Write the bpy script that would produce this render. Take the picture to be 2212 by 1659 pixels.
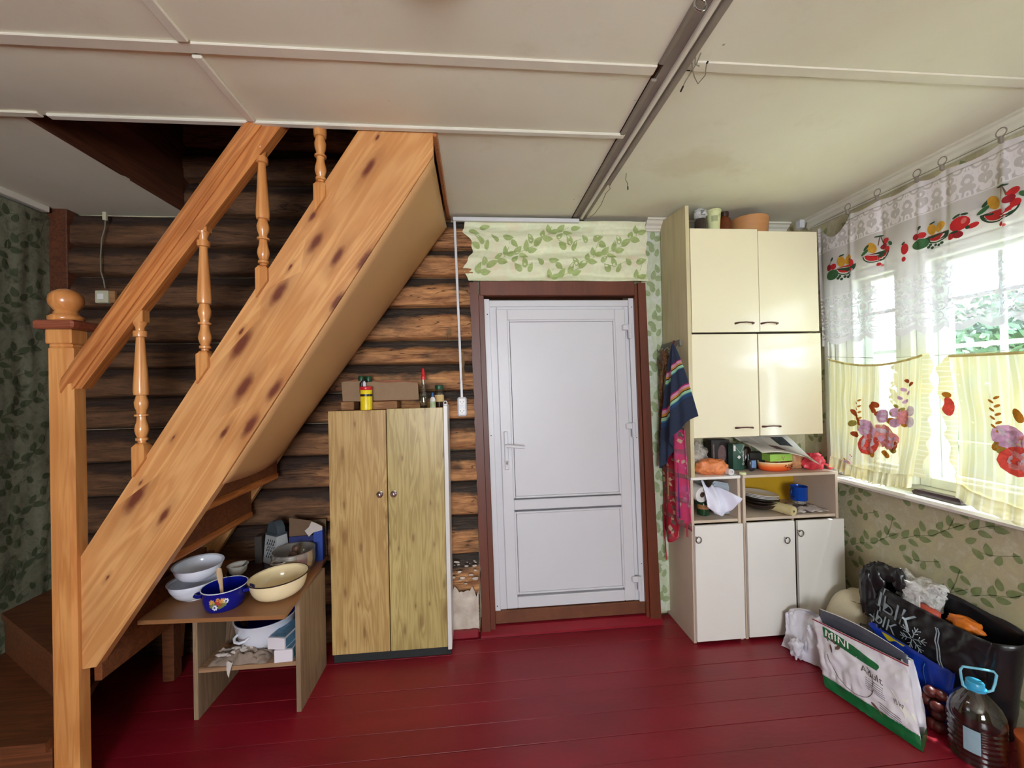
import bpy, math, random
from mathutils import Vector, Matrix, noise
random.seed(7)
for o in list(bpy.data.objects): bpy.data.objects.remove(o)
SC = bpy.context.scene
C = SC.collection
PI = math.pi

# ---------------------------------------------------------------- camera, light, exposure
cam = bpy.data.cameras.new('camera'); co = bpy.data.objects.new('camera', cam); C.objects.link(co)
cam.sensor_fit = 'HORIZONTAL'; cam.sensor_width = 36.0; cam.lens = 878.55/2212*36.0
cam.clip_start = 0.05; cam.clip_end = 200
YAW, PITCH, ROLL = 0.0884552, 0.0055904, -0.0211867
fw = Vector((math.sin(YAW)*math.cos(PITCH), math.cos(YAW)*math.cos(PITCH), math.sin(PITCH)))
rt = Vector((math.cos(YAW), -math.sin(YAW), 0)); up = rt.cross(fw)
r2 = rt*math.cos(ROLL)+up*math.sin(ROLL); u2 = -rt*math.sin(ROLL)+up*math.cos(ROLL)
co.matrix_world = Matrix(((r2.x, u2.x, -fw.x, 0), (r2.y, u2.y, -fw.y, 0), (r2.z, u2.z, -fw.z, 1.45), (0, 0, 0, 1)))
SC.camera = co

SC.view_settings.view_transform = 'Standard'; SC.view_settings.look = 'None'
SC.view_settings.gamma = 1.0; SC.view_settings.use_curve_mapping = False
SC.view_settings.exposure = 1.05

w = bpy.data.worlds.new('sky'); SC.world = w; w.use_nodes = True
nt = w.node_tree; nt.nodes.clear()
bg = nt.nodes.new('ShaderNodeBackground'); wo = nt.nodes.new('ShaderNodeOutputWorld')
bg.inputs[0].default_value = (0.76, 0.88, 1.0, 1); bg.inputs[1].default_value = 7.5
nt.links.new(bg.outputs[0], wo.inputs[0])

def sun(d, e, ang, col):
    l = bpy.data.lights.new('sun', 'SUN'); l.energy = e; l.angle = math.radians(ang); l.color = col
    o = bpy.data.objects.new('sun', l); C.objects.link(o); o.location = (6, -2, 6)
    o.rotation_euler = Vector(d).to_track_quat('-Z', 'Y').to_euler()
sun((-0.30, 0.03, -1.0), 20.0, 1.2, (1.0, 0.95, 0.85))
def area(name, loc, d, sx, sy, e, col):
    l = bpy.data.lights.new(name, 'AREA'); l.shape = 'RECTANGLE'; l.size = sx; l.size_y = sy; l.energy = e; l.color = col
    o = bpy.data.objects.new(name, l); C.objects.link(o); o.location = loc
    o.rotation_euler = Vector(d).to_track_quat('-Z', 'Y').to_euler()
# area lamp at the unseen rear window, tilted up to brighten the ceiling; portal at the kitchen window
area('daylight_fill_rear_window', (-.10, -2.72, 1.40), (0, 1, .28), 1.2, 1.2, 50, (0.97, 0.98, 1.0))
area('sky_portal', (2.40, 1.49, 1.50), (-1, 0, 0), 1.25, 1.60, 10, (1, 1, 1)); bpy.data.lights['sky_portal'].cycles.is_portal = True

# ---------------------------------------------------------------- helpers
MW = {}
def _root(o): return MW.get(o.name, Matrix())
def setp(o, label=None, cat=None, group=None, kind=None):
    if label: o['label'] = label
    if cat: o['category'] = cat
    if group: o['group'] = group
    if kind: o['kind'] = kind
    return o
def thing(name, label, cat, loc=(0, 0, 0), rz=0.0, group=None, kind=None, rot=None):
    o = bpy.data.objects.new(name, None); C.objects.link(o); o.empty_display_size = .05
    o.location = loc; o.rotation_euler = rot if rot else (0, 0, rz)
    MW[o.name] = Matrix.Translation(Vector(loc)) @ o.rotation_euler.to_matrix().to_4x4()
    return setp(o, label, cat, group, kind)

class MB:
    def __init__(s): s.v = []; s.f = []; s.m = []; s.mi = 0; s.uv = {}
    def face(s, idx): s.f.append(tuple(idx)); s.m.append(s.mi)
    def add(s, vs, fs, T=None):
        b = len(s.v)
        for p in vs:
            p = Vector(p)
            s.v.append(T @ p if T else p)
        for f in fs: s.face([i+b for i in f])
        return s
    def box(s, lo, hi, c=0.0, T=None, fn=None):
        lo, hi = [min(a, b) for a, b in zip(lo, hi)], [max(a, b) for a, b in zip(lo, hi)]
        x0, y0, z0 = lo; x1, y1, z1 = hi
        c = min(c, (x1-x0)*.45, (y1-y0)*.45, (z1-z0)*.45)
        if c <= 0:
            vs = [(x, y, z) for x in (x0, x1) for y in (y0, y1) for z in (z0, z1)]
            fs = [(0, 1, 3, 2), (4, 6, 7, 5), (0, 4, 5, 1), (2, 3, 7, 6), (0, 2, 6, 4), (1, 5, 7, 3)]
        else:
            vs = []; ix = {}
            for i in (0, 1):
                for j in (0, 1):
                    for k in (0, 1):
                        p = (x1 if i else x0, y1 if j else y0, z1 if k else z0)
                        q = (x1-c if i else x0+c, y1-c if j else y0+c, z1-c if k else z0+c)
                        for a in range(3):
                            ix[(i, j, k, a)] = len(vs)
                            vs.append(tuple(p[n] if n == a else q[n] for n in range(3)))
            fs = []
            for a in range(3):
                b_, c_ = [(1, 2), (2, 0), (0, 1)][a]
                for s_ in (0, 1):
                    def key(u, w_):
                        t = [0, 0, 0]; t[a] = s_; t[b_] = u; t[c_] = w_
                        return ix[(t[0], t[1], t[2], a)]
                    q = [key(0, 0), key(1, 0), key(1, 1), key(0, 1)]
                    fs.append(q if s_ else q[::-1])
            for a in range(3):
                b_, c_ = [(1, 2), (2, 0), (0, 1)][a]
                for u in (0, 1):
                    for w_ in (0, 1):
                        def key(e, ax):
                            t = [0, 0, 0]; t[a] = e; t[b_] = u; t[c_] = w_
                            return ix[(t[0], t[1], t[2], ax)]
                        q = [key(0, b_), key(1, b_), key(1, c_), key(0, c_)]
                        fs.append(q if (u == w_) else q[::-1])
            for i in (0, 1):
                for j in (0, 1):
                    for k in (0, 1):
                        q = [ix[(i, j, k, a)] for a in range(3)]
                        fs.append(q if (i+j+k) % 2 else q[::-1])
        if fn: vs = [fn(*p) for p in vs]
        return s.add(vs, fs, T)
    def lathe(s, prof, n=32, T=None, cap0=True, cap1=True):
        b = len(s.v); vs = []
        for r, z in prof:
            for i in range(n):
                a = 2*PI*i/n; vs.append((r*math.cos(a), r*math.sin(a), z))
        fs = []
        for k in range(len(prof)-1):
            for i in range(n):
                j = (i+1) % n
                fs.append((k*n+i, k*n+j, (k+1)*n+j, (k+1)*n+i))
        if cap0: fs.append(tuple(range(n))[::-1])
        if cap1: fs.append(tuple((len(prof)-1)*n+i for i in range(n)))
        return s.add(vs, fs, T)
    def tube(s, pts, r, n=8, cap=True, sq=1.0):
        pts = [Vector(p) for p in pts]; m = len(pts)
        rr = r if isinstance(r, (list, tuple)) else [r]*m
        vs = []; nrm = None
        for i, p in enumerate(pts):
            t = (pts[min(i+1, m-1)]-pts[max(i-1, 0)]).normalized()
            if nrm is None:
                nrm = t.orthogonal().normalized()
            nrm = (nrm - t*nrm.dot(t)).normalized(); bn = t.cross(nrm)
            for k in range(n):
                a = 2*PI*k/n
                vs.append(p+nrm*math.cos(a)*rr[i]+bn*math.sin(a)*rr[i]*sq)
        fs = []
        for i in range(m-1):
            for k in range(n):
                j = (k+1) % n
                fs.append((i*n+k, i*n+j, (i+1)*n+j, (i+1)*n+k))
        if cap: fs += [tuple(range(n))[::-1], tuple((m-1)*n+k for k in range(n))]
        return s.add(vs, fs)
    def prism(s, poly, a0, a1, axis='Y'):
        n = len(poly)
        def P(p, h): return {'Y': (p[0], h, p[1]), 'X': (h, p[0], p[1]), 'Z': (p[0], p[1], h)}[axis]
        vs = [P(p, a0) for p in poly]+[P(p, a1) for p in poly]
        fs = [tuple(range(n)), tuple(range(2*n-1, n-1, -1))]
        for i in range(n):
            j = (i+1) % n; fs.append((i, i+n, j+n, j))
        return s.add(vs, fs)
    def grid(s, fn, nu, nv, close=False):
        b = len(s.v)
        for j in range(nv+1):
            for i in range(nu+1):
                u, v_ = i/nu, j/nv
                s.uv[len(s.v)] = (u, v_)
                s.v.append(Vector(fn(u, v_)))
        for j in range(nv):
            for i in range(nu):
                a = b+j*(nu+1)+i
                s.face((a, a+1, a+nu+2, a+nu+1))
        return s
    def blob(s, c, r, n=16, amp=.12, fr=2.0, seed=0, fl=None):
        c = Vector(c); r = Vector(r) if not isinstance(r, (int, float)) else Vector((r, r, r))
        vs = []; m = n//2
        for j in range(m+1):
            t = PI*j/m
            for i in range(n):
                a = 2*PI*i/n
                d = Vector((math.sin(t)*math.cos(a), math.sin(t)*math.sin(a), -math.cos(t)))
                k = 1+amp*noise.noise(d*fr+Vector((seed*3.7, seed, 0)))*2
                p = Vector((d.x*r.x*k, d.y*r.y*k, d.z*r.z*k))
                if fl is not None and p.z < fl: p.z = fl
                vs.append(c+p)
        fs = []
        for j in range(m):
            for i in range(n):
                q = (i+1) % n; fs.append((j*n+i, j*n+q, (j+1)*n+q, (j+1)*n+i))
        return s.add(vs, fs)
    def build(s, name, mat, parent=None, world=False, smooth=False, kind=None, label=None, cat=None, group=None, solid=0, loc=None, subd=0, uvs=None, weld=False):
        me = bpy.data.meshes.new(name)
        vs = s.v
        ori = Vector((0, 0, 0))
        if parent is not None and world:
            inv = _root(parent).inverted(); vs = [inv @ p for p in vs]
        elif parent is None and world and vs:
            xs = [p.x for p in vs]; ys = [p.y for p in vs]; zs = [p.z for p in vs]
            ori = Vector(((min(xs)+max(xs))/2, (min(ys)+max(ys))/2, min(zs)))
            vs = [p-ori for p in vs]
        if loc is not None: ori = Vector(loc)
        me.from_pydata([tuple(p) for p in vs], [], s.f)
        if not s.uv and len(s.f) < 60000:
            import bmesh
            bm = bmesh.new(); bm.from_mesh(me); bmesh.ops.recalc_face_normals(bm, faces=bm.faces); bm.to_mesh(me); bm.free()
        mats = mat if isinstance(mat, (list, tuple)) else [mat]
        for m_ in mats: me.materials.append(m_)
        if len(mats) > 1: me.polygons.foreach_set('material_index', s.m)
        if s.uv and len(s.uv) == len(s.v):
            ul = me.uv_layers.new(name='UVMap')
            for l in me.loops: ul.data[l.index].uv = s.uv[l.vertex_index]
        if smooth:
            me.polygons.foreach_set('use_smooth', [True]*len(me.polygons))
            if smooth != 'all':
                try: me.set_sharp_from_angle(angle=math.radians(38 if smooth is True else smooth))
                except Exception: pass
        me.update()
        o = bpy.data.objects.new(name, me); C.objects.link(o); o.location = ori
        if parent is not None: o.parent = parent; MW[o.name] = _root(parent) @ Matrix.Translation(ori)
        else: MW[o.name] = Matrix.Translation(ori)
        if solid:
            sm = o.modifiers.new('solid', 'SOLIDIFY'); sm.thickness = solid; sm.offset = 0
        if subd:
            sm = o.modifiers.new('subd', 'SUBSURF'); sm.levels = subd; sm.render_levels = subd
        return setp(o, label, cat, group, kind)
def Tm(loc=(0, 0, 0), rot=(0, 0, 0), sc=(1, 1, 1)):
    from mathutils import Euler
    return Matrix.Translation(Vector(loc)) @ Euler(rot).to_matrix().to_4x4() @ Matrix.Diagonal((sc[0], sc[1], sc[2], 1))
def bx(name, lo, hi, mat, parent=None, c=.002, **k):
    return MB().box(lo, hi, c).build(name, mat, parent, world=True, **k)
def nz(x, y, z=0, s=1.0): return noise.noise(Vector((x*s, y*s, z*s)))
FONT = {}
def text(name, body, size, mat, parent, M_, kind=None, ext=.0004, fn=None):
    """flat printed lettering: real glyph outlines as a thin mesh; M_ maps text plane (x right, y up) into the world"""
    cu = bpy.data.curves.new('t', 'FONT'); cu.body = body; cu.size = size; cu.extrude = ext; cu.align_x = 'CENTER'; cu.align_y = 'CENTER'
    cu.resolution_u = 3
    o = bpy.data.objects.new('t', cu); C.objects.link(o)
    dg = bpy.context.evaluated_depsgraph_get(); me = bpy.data.meshes.new_from_object(o.evaluated_get(dg))
    bpy.data.objects.remove(o)
    mb = MB(); vs = [(M_ @ v.co) if fn is None else Vector(fn(v.co.x, v.co.y, v.co.z)) for v in me.vertices]
    mb.add(vs, [tuple(p.vertices) for p in me.polygons])
    bpy.data.meshes.remove(me)
    return mb.build(name, mat, parent, world=True, kind=kind)

# ---------------------------------------------------------------- materials
def lin(c):
    out = []
    for v in c[:3]:
        v = v/255.0; out.append(v/12.92 if v <= .04045 else ((v+.055)/1.055)**2.4)
    return (*out, 1.0)
class NT:
    def __init__(s, name):
        s.m = bpy.data.materials.new(name); s.m.use_nodes = True; s.t = s.m.node_tree; s.t.nodes.clear()
        s.out = s.n('OutputMaterial')
    def n(s, typ, **k):
        nd = s.t.nodes.new('ShaderNode'+typ)
        for a, b in k.items():
            if a.startswith('i_'):
                nd.inputs[a[2:].replace('_', ' ')].default_value = b
            else: setattr(nd, a, b)
        return nd
    def l(s, a, b): s.t.links.new(a, b)
    def coords(s, kind='Object', scale=(1, 1, 1), rot=(0, 0, 0)):
        tc = s.n('TexCoord'); o = tc.outputs[kind]
        if rot != (0, 0, 0):
            m = s.n('Mapping'); m.inputs['Rotation'].default_value = rot; s.l(o, m.inputs[0]); o = m.outputs[0]
        if scale != (1, 1, 1):
            m = s.n('Mapping'); m.inputs['Scale'].default_value = scale; s.l(o, m.inputs[0]); o = m.outputs[0]
        return o
    def noise(s, v, sc, det=4, rough=.55, dist=0):
        n = s.n('TexNoise'); n.inputs['Scale'].default_value = sc; n.inputs['Detail'].default_value = det
        n.inputs['Roughness'].default_value = rough; n.inputs['Distortion'].default_value = dist
        s.l(v, n.inputs['Vector']); return n.outputs['Fac']
    def ramp(s, v, st):
        r = s.n('ValToRGB'); e = r.color_ramp.elements
        while len(e) > 1: e.remove(e[0])
        e[0].position = st[0][0]; e[0].color = st[0][1]
        for p, c_ in st[1:]:
            q = e.new(p); q.color = c_
        s.l(v, r.inputs[0]); return r.outputs[0]
    def g(s, v, a, b, c0=0.0, c1=1.0):
        r = s.n('MapRange'); r.inputs[1].default_value = a; r.inputs[2].default_value = b; r.inputs[3].default_value = c0; r.inputs[4].default_value = c1
        s.l(v, r.inputs[0]); return r.outputs[0]
    def mix(s, f, a, b, mode='MIX'):
        m = s.n('MixRGB', blend_type=mode)
        for k, x in ((0, f), (1, a), (2, b)):
            if isinstance(x, (int, float, tuple)): m.inputs[k].default_value = x
            else: s.l(x, m.inputs[k])
        return m.outputs[0]
    def math(s, op, a, b=0.0):
        m = s.n('Math', operation=op)
        for k, x in ((0, a), (1, b)):
            if isinstance(x, (int, float)): m.inputs[k].default_value = x
            else: s.l(x, m.inputs[k])
        return m.outputs[0]
    def prin(s, col, rough=.5, metal=0, bump=None, bs=.3, bd=.01, spec=.5, **k):
        p = s.n('BsdfPrincipled')
        if isinstance(col, tuple): p.inputs['Base Color'].default_value = col
        else: s.l(col, p.inputs['Base Color'])
        if isinstance(rough, (int, float)): p.inputs['Roughness'].default_value = rough
        else: s.l(rough, p.inputs['Roughness'])
        p.inputs['Metallic'].default_value = metal
        p.inputs['Specular IOR Level'].default_value = spec
        for a, b in k.items(): p.inputs[a.replace('_', ' ')].default_value = b
        if bump is not None:
            b_ = s.n('Bump'); b_.inputs['Strength'].default_value = bs; b_.inputs['Distance'].default_value = bd
            s.l(bump, b_.inputs['Height']); s.l(b_.outputs[0], p.inputs['Normal'])
        s.l(p.outputs[0], s.out.inputs[0]); return p
_mc = {}
def plain(name, c, rough=.5, var=.12, sc=9, metal=0, bump=.15, bsc=60, stretch=(1, 1, 1), spec=.5, c2=None, **k):
    if name in _mc: return _mc[name]
    t = NT(name); v = t.coords(scale=stretch)
    f = t.g(t.noise(v, sc, 5), .3, .7)
    a = lin(c); b = lin(c2) if c2 else tuple(x*(1-var) for x in a[:3])+(1,)
    bn = t.noise(v, bsc, 3)
    t.prin(t.mix(f, b, a), rough, metal, bump=bn, bs=bump, bd=.003, spec=spec, **k)
    _mc[name] = t.m; return t.m
def wood(name, c1, c2, knot=None, axis='X', ang=0.0, scale=1.0, rough=.4, gr=1.0, knots=.0, kop=1.0, bump=.12, spec=.5, kscale=5.0, coat=0):
    if name in _mc: return _mc[name]
    t = NT(name)
    st = {'X': (.07, 1, 1), 'Y': (1, .07, 1), 'Z': (1, 1, .07)}[axis]
    v0 = t.coords(rot=(0, ang, 0))
    m = t.n('Mapping'); m.inputs['Scale'].default_value = st; t.l(v0, m.inputs[0]); v = m.outputs[0]
    n1 = t.noise(v, 14*scale, 3, .5, 1.2); n2 = t.noise(v, 70*scale, 3, .6)
    f = t.math('ADD', t.math('MULTIPLY', t.math('SINE', t.math('MULTIPLY', n1, 46*gr)), .28), .5)
    f = t.math('ADD', t.math('MULTIPLY', f, .7), t.math('MULTIPLY', n2, .38))
    col = t.mix(t.g(f, .25, .95), lin(c1), lin(c2))
    low = t.noise(v0, 3.0, 2)
    col = t.mix(t.g(low, .35, .7, 0, .35), col, tuple(x*.72 for x in lin(c2)[:3])+(1,))
    if knots:
        sx = t.n('SeparateXYZ'); t.l(v0, sx.inputs[0]); m2 = t.n('CombineXYZ'); kx, kz = {'X': (.30, 1), 'Y': (1, 1), 'Z': (1, .30)}[axis]
        t.l(t.math('MULTIPLY', sx.outputs[0], kx), m2.inputs[0]); t.l(t.math('MULTIPLY', sx.outputs[2], kz), m2.inputs[1])
        vo = t.n('TexVoronoi', voronoi_dimensions='2D'); vo.inputs['Scale'].default_value = kscale; vo.inputs['Randomness'].default_value = .95; t.l(m2.outputs[0], vo.inputs['Vector'])
        sel = t.n('SeparateColor'); t.l(vo.outputs['Color'], sel.inputs[0])
        dd = t.math('DIVIDE', t.math('ADD', vo.outputs['Distance'], t.math('MULTIPLY', t.math('SUBTRACT', t.noise(v0, 30, 2), .5), .10)), t.math('ADD', .25, t.math('MULTIPLY', t.math('POWER', sel.outputs[1], 2.0), 1.1)))
        near = t.g(dd, .08, .22, .92*kop, 0); halo = t.g(dd, .10, .50, .6*kop, 0)
        on = t.g(sel.outputs[0], 1-knots-.02, 1-knots, 0, 1)
        col = t.mix(t.math('MULTIPLY', halo, on), col, lin(c2) if not knot else tuple((x+y)/2 for x, y in zip(lin(c2), lin(knot))))
        col = t.mix(t.math('MULTIPLY', near, on), col, lin(knot or (70, 30, 15)))
    p = t.prin(col, rough, bump=f, bs=bump, bd=.002, spec=spec)
    if coat: p.inputs['Coat Weight'].default_value = coat; p.inputs['Coat Roughness'].default_value = .15
    _mc[name] = t.m; return t.m
def film(name, c, alpha=.35, rough=.15, sc=30):
    if name in _mc: return _mc[name]
    t = NT(name); v = t.coords(); n = t.noise(v, sc, 4, .6, 1.5)
    p = t.prin(lin(c), rough, bump=n, bs=.8, bd=.006)
    tr = t.n('BsdfTransparent'); mx = t.n('MixShader')
    t.l(t.g(n, .35, .7, alpha*.6, min(1, alpha*1.5)), mx.inputs[0]); t.l(tr.outputs[0], mx.inputs[1]); t.l(p.outputs[0], mx.inputs[2])
    t.l(mx.outputs[0], t.out.inputs[0]); _mc[name] = t.m; return t.m
def glass(name, tint=(235, 245, 245), a=.12, rough=.03):
    """thin pane / vessel glass: clear with a reflecting skin"""
    if name in _mc: return _mc[name]
    t = NT(name); tr = t.n('BsdfTransparent'); tr.inputs[0].default_value = lin(tint)
    gl = t.n('BsdfGlossy'); gl.inputs['Roughness'].default_value = rough
    fr = t.n('LayerWeight'); fr.inputs[0].default_value = .5
    v = t.coords(); n = t.noise(v, 8, 2); b = t.n('Bump'); b.inputs['Strength'].default_value = .03; t.l(n, b.inputs['Height']); t.l(b.outputs[0], gl.inputs['Normal'])
    mx = t.n('MixShader'); t.l(t.math('ADD', t.math('MULTIPLY', t.math('POWER', fr.outputs['Facing'], 4.0), .7), a+.03), mx.inputs[0]); t.l(tr.outputs[0], mx.inputs[1]); t.l(gl.outputs[0], mx.inputs[2])
    t.l(mx.outputs[0], t.out.inputs[0]); _mc[name] = t.m; return t.m

m_pine = wood('varnished_pine', (222, 168, 110), (190, 126, 70), (98, 38, 28), 'X', .98, .8, .28, .8, .75, kscale=11, coat=.3)
# ================================================================ STRUCTURE
H = 2.47; XL = -2.3; XR = 2.15; YB = 2.5; YR = -2.6
m_floor = plain('red_floor_paint', (142, 20, 38), .40, .25, 3.2, bump=.3, bsc=34, stretch=(.5, 1.6, 1), c2=(118, 14, 28), spec=.6)
m_floorwood = plain('bare_trodden_wood', (120, 70, 44), .6, .35, 12, bump=.3)
m_sub = plain('dark_subfloor', (30, 14, 12), .9)
m_ceil = plain('off_white_ceiling_paint', (230, 224, 208), .8, .06, 1.4, bump=.12, bsc=90, c2=(222, 214, 192))
_t = NT('ceiling_paint_with_stain'); _v = _t.coords(); _g = _t.n('NewGeometry').outputs['Position']
_m = _t.n('Mapping'); _m.inputs['Location'].default_value = (-1.03, -1.80, 0); _t.l(_g, _m.inputs[0]); _m2 = _t.n('Mapping'); _m2.inputs['Scale'].default_value = (5.2, 9.5, 0); _t.l(_m.outputs[0], _m2.inputs[0])
_d = _t.n('VectorMath', operation='LENGTH'); _t.l(_m2.outputs[0], _d.inputs[0]); _n = _t.noise(_g, 7, 4, .6)
_st = _t.g(_t.math('ADD', _d.outputs['Value'], _t.math('MULTIPLY', _t.math('SUBTRACT', _n, .5), 2.2)), .55, 1.2, .26, 0)
_c = _t.mix(_t.g(_t.noise(_g, 1.6, 4), .3, .7), lin((224, 219, 198)), lin((233, 230, 214)))
_c = _t.mix(_t.g(_t.noise(_g, 4.5, 5, .7), .58, .72, 0, .25), _c, lin((200, 190, 164)))
_c = _t.mix(_st, _c, lin((188, 168, 122)))
_vo = _t.n('TexVoronoi'); _vo.inputs['Scale'].default_value = 5.5; _t.l(_g, _vo.inputs['Vector']); _c = _t.mix(_t.g(_vo.outputs['Distance'], .012, .03, .7, 0), _c, lin((110, 96, 80)))
_t.prin(_c, .8, bump=_t.noise(_g, 90, 3), bs=.12, bd=.003); m_ceil = _t.m
m_batten = plain('white_batten_paint', (226, 222, 208), .55, .08, 7, bump=.2)
m_dust = plain('dusty_grey_duct', (146, 136, 124), .6, .2, 12)
m_white = plain('white_pvc', (212, 213, 219), .38, .03, 4, bump=.05)
m_gap = plain('dark_joint', (60, 58, 58), .7)
m_frame = plain('window_white_paint', (214, 212, 204), .45, .1, 6, bump=.25)
m_sill = plain('sill_white_paint', (226, 220, 214), .35, .08, 8, bump=.2)
m_casing = plain('red_brown_casing_paint', (112, 56, 34), .45, .3, 7, bump=.5, bsc=40, stretch=(1, 1, .12), c2=(84, 40, 24))
m_brownboard = wood('dark_brown_board', (112, 62, 34), (62, 30, 16), axis='Y', rough=.6)

def m_paper(name, a, b, c):
    t = NT(name); v = t.coords(scale=(1, 1, .8)); n = t.noise(v, 9, 5, .65, 1.0); n2 = t.noise(v, 38, 4, .7)
    col = t.ramp(t.math('ADD', t.math('MULTIPLY', n, .75), t.math('MULTIPLY', n2, .3)), [(.38, lin(a)), (.52, lin(b)), (.66, lin(c))])
    t.prin(col, .7, bump=n2, bs=.25, bd=.002); return t.m
m_wallpaper = m_paper('beige_leaf_wallpaper', (196, 188, 148), (186, 176, 146), (204, 198, 172))
m_wallpaper2 = m_paper('cream_leaf_wallpaper', (236, 236, 206), (222, 228, 196), (228, 216, 188))
m_wallpaper3 = m_paper('pale_leaf_wallpaper', (200, 214, 192), (190, 198, 168), (208, 214, 206))
m_wallpaper4 = m_paper('dimmed_grey_green_wallpaper', (96, 98, 74), (124, 124, 104), (66, 72, 50))  # left wall paper, colour darkened to stand for light falling off from the window
m_leaf = plain('leaf_print', (142, 152, 106), .7, .3, 26, c2=(118, 132, 84))
m_leaf2 = plain('leaf_print_soft', (176, 192, 128), .7, .25, 26, c2=(152, 172, 108))
m_leaf5 = plain('leaf_print_pale', (160, 174, 132), .7, .3, 26, c2=(138, 154, 110))
m_leaf4 = plain('leaf_print_dimmed', (78, 88, 62), .75, .3, 26, c2=(66, 76, 52))  # print darkened along with the left paper to imitate the dim light

def leaf_poly(cx, cy, a, L, wd=.62):
    out = []
    for k in range(10):
        t = k/10*2*PI
        x = -math.cos(t)*.5; y = math.sin(t)*.5*wd*(1-.35*x)
        if k == 5: x += .12
        out.append((cx+(x*math.cos(a)-y*math.sin(a))*L, cy+(x*math.sin(a)+y*math.cos(a))*L))
    return out
SPRIG = [(.02, .05, .9, .052), (.055, .02, -.3, .045), (.075, .075, 1.4, .05), (.11, .055, .2, .048), (.10, .115, 1.9, .046), (.145, .10, .6, .052),
         (.175, .145, 1.1, .044), (.20, .115, -.2, .05), (.215, .18, 1.6, .046), (.25, .165, .4, .05),
         (.03, .215, 2.6, .046), (.065, .245, 1.9, .05), (.005, .265, .8, .044), (.10, .215, 1.2, .042), (.16, .25, 2.2, .04), (.235, .255, .1, .05), (.27, .225, -.6, .042)]
STEMS = [((0, .02), (.07, .06), (.14, .085), (.21, .14), (.28, .19)), ((0, .24), (.05, .225), (.10, .235), (.17, .265)), ((.21, .14), (.235, .2), (.25, .26))]
def leaf_print(name, parent, m, fn, u0, u1, v0, v1, cell=.29, inside=None, seed=0, sc=1.0):
    """printed ivy sprigs laid on the paper: fn maps (u, v) on the wall to a world point"""
    mb = MB(); rn = random.Random(seed)
    nu = int((u1-u0)/cell)+2; nv = int((v1-v0)/cell)+2
    for j in range(-1, nv):
        for i in range(-1, nu):
            ox = u0+i*cell; oy = v0+j*cell+(cell*.5 if i % 2 else 0)
            for (x, y, a, L) in SPRIG:
                cx, cy = ox+x, oy+y
                if not (u0+.02 < cx < u1-.02 and v0+.02 < cy < v1-.02): continue
                if inside and not inside(cx, cy): continue
                pl = leaf_poly(cx, cy, a+rn.uniform(-.15, .15), L*sc)
                b = len(mb.v)
                for p in pl+[(cx, cy)]: mb.v.append(Vector(fn(*p)))
                for k in range(10): mb.face((b+k, b+(k+1) % 10, b+10))
            for st in STEMS:
                for p, q in zip(st[:-1], st[1:]):
                    p = (ox+p[0], oy+p[1]); q = (ox+q[0], oy+q[1])
                    if not all(u0+.01 < z[0] < u1-.01 and v0+.01 < z[1] < v1-.01 for z in (p, q)): continue
                    if inside and not (inside(*p) and inside(*q)): continue
                    dx, dy = q[0]-p[0], q[1]-p[1]; l = math.hypot(dx, dy); nx, ny = -dy/l*.0012, dx/l*.0012
                    b = len(mb.v)
                    for z in ((p[0]-nx, p[1]-ny), (p[0]+nx, p[1]+ny), (q[0]+nx, q[1]+ny), (q[0]-nx, q[1]-ny)): mb.v.append(Vector(fn(*z)))
                    mb.face((b, b+1, b+2, b+3))
    return mb.build(name, m, parent, world=True, kind='stuff')

# floor ------------------------------------------------------------
fl = bx('floor', (XL, YR, -.12), (XR, YB, -.03), m_sub, c=0, kind='structure')
rn = random.Random(3)
y = YB-.03
bm0 = None
while y > YR+.02:
    wd = .118+rn.uniform(-.006, .006); dz = rn.uniform(-.0022, .0)
    f = lambda X, Y, Z: (X, Y+.0022*nz(X*1.5, y*9, 0), Z+(0.0015*nz(X*2, Y*8, 3) if Z > -.01 else 0))
    mb = MB()
    n = 6
    for k in range(n):
        x0 = XL+.01+(XR-XL-.02)*k/n; x1 = XL+.01+(XR-XL-.02)*(k+1)/n
        # one board as a strip with rounded arrises
    pr = [(0, -.03), (0, -.0006), (.0004, 0), (wd-.0026, 0), (wd-.0022, -.0006), (wd-.0022, -.03)]
    vs = []; fs = []
    for k in range(n+1):
        x = XL+.01+(XR-XL-.02)*k/n
        for (a, b) in pr: vs.append(f(x, y-wd+a, b+dz))
    q = len(pr)
    for k in range(n):
        for i in range(q-1): fs.append((k*q+i, k*q+i+1, (k+1)*q+i+1, (k+1)*q+i))
    mb.add(vs, fs).build('floor_board', m_floor, fl, world=True)
    y -= wd

# back wall : log wall, papered part, door opening ------------------
def wall_y(name, y0, y1, x0, x1, z0, z1, holes, mat):
    mb = MB(); xs = sorted({x0, x1, *[h[0] for h in holes], *[h[1] for h in holes]}); zs = sorted({z0, z1, *[h[2] for h in holes], *[h[3] for h in holes]})
    for a, b in zip(xs[:-1], xs[1:]):
        for c_, d in zip(zs[:-1], zs[1:]):
            if not any(h[0] <= a and b <= h[1] and h[2] <= c_ and d <= h[3] for h in holes): mb.box((a, y0, c_), (b, y1, d))
    return mb.build(name, mat, world=True, kind='structure')
def wall_x(name, x0, x1, y0, y1, z0, z1, holes, mat):
    mb = MB(); ys = sorted({y0, y1, *[h[0] for h in holes], *[h[1] for h in holes]}); zs = sorted({z0, z1, *[h[2] for h in holes], *[h[3] for h in holes]})
    for a, b in zip(ys[:-1], ys[1:]):
        for c_, d in zip(zs[:-1], zs[1:]):
            if not any(h[0] <= a and b <= h[1] and h[2] <= c_ and d <= h[3] for h in holes): mb.box((x0, a, c_), (x1, b, d))
    return mb.build(name, mat, world=True, kind='structure')
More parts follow.
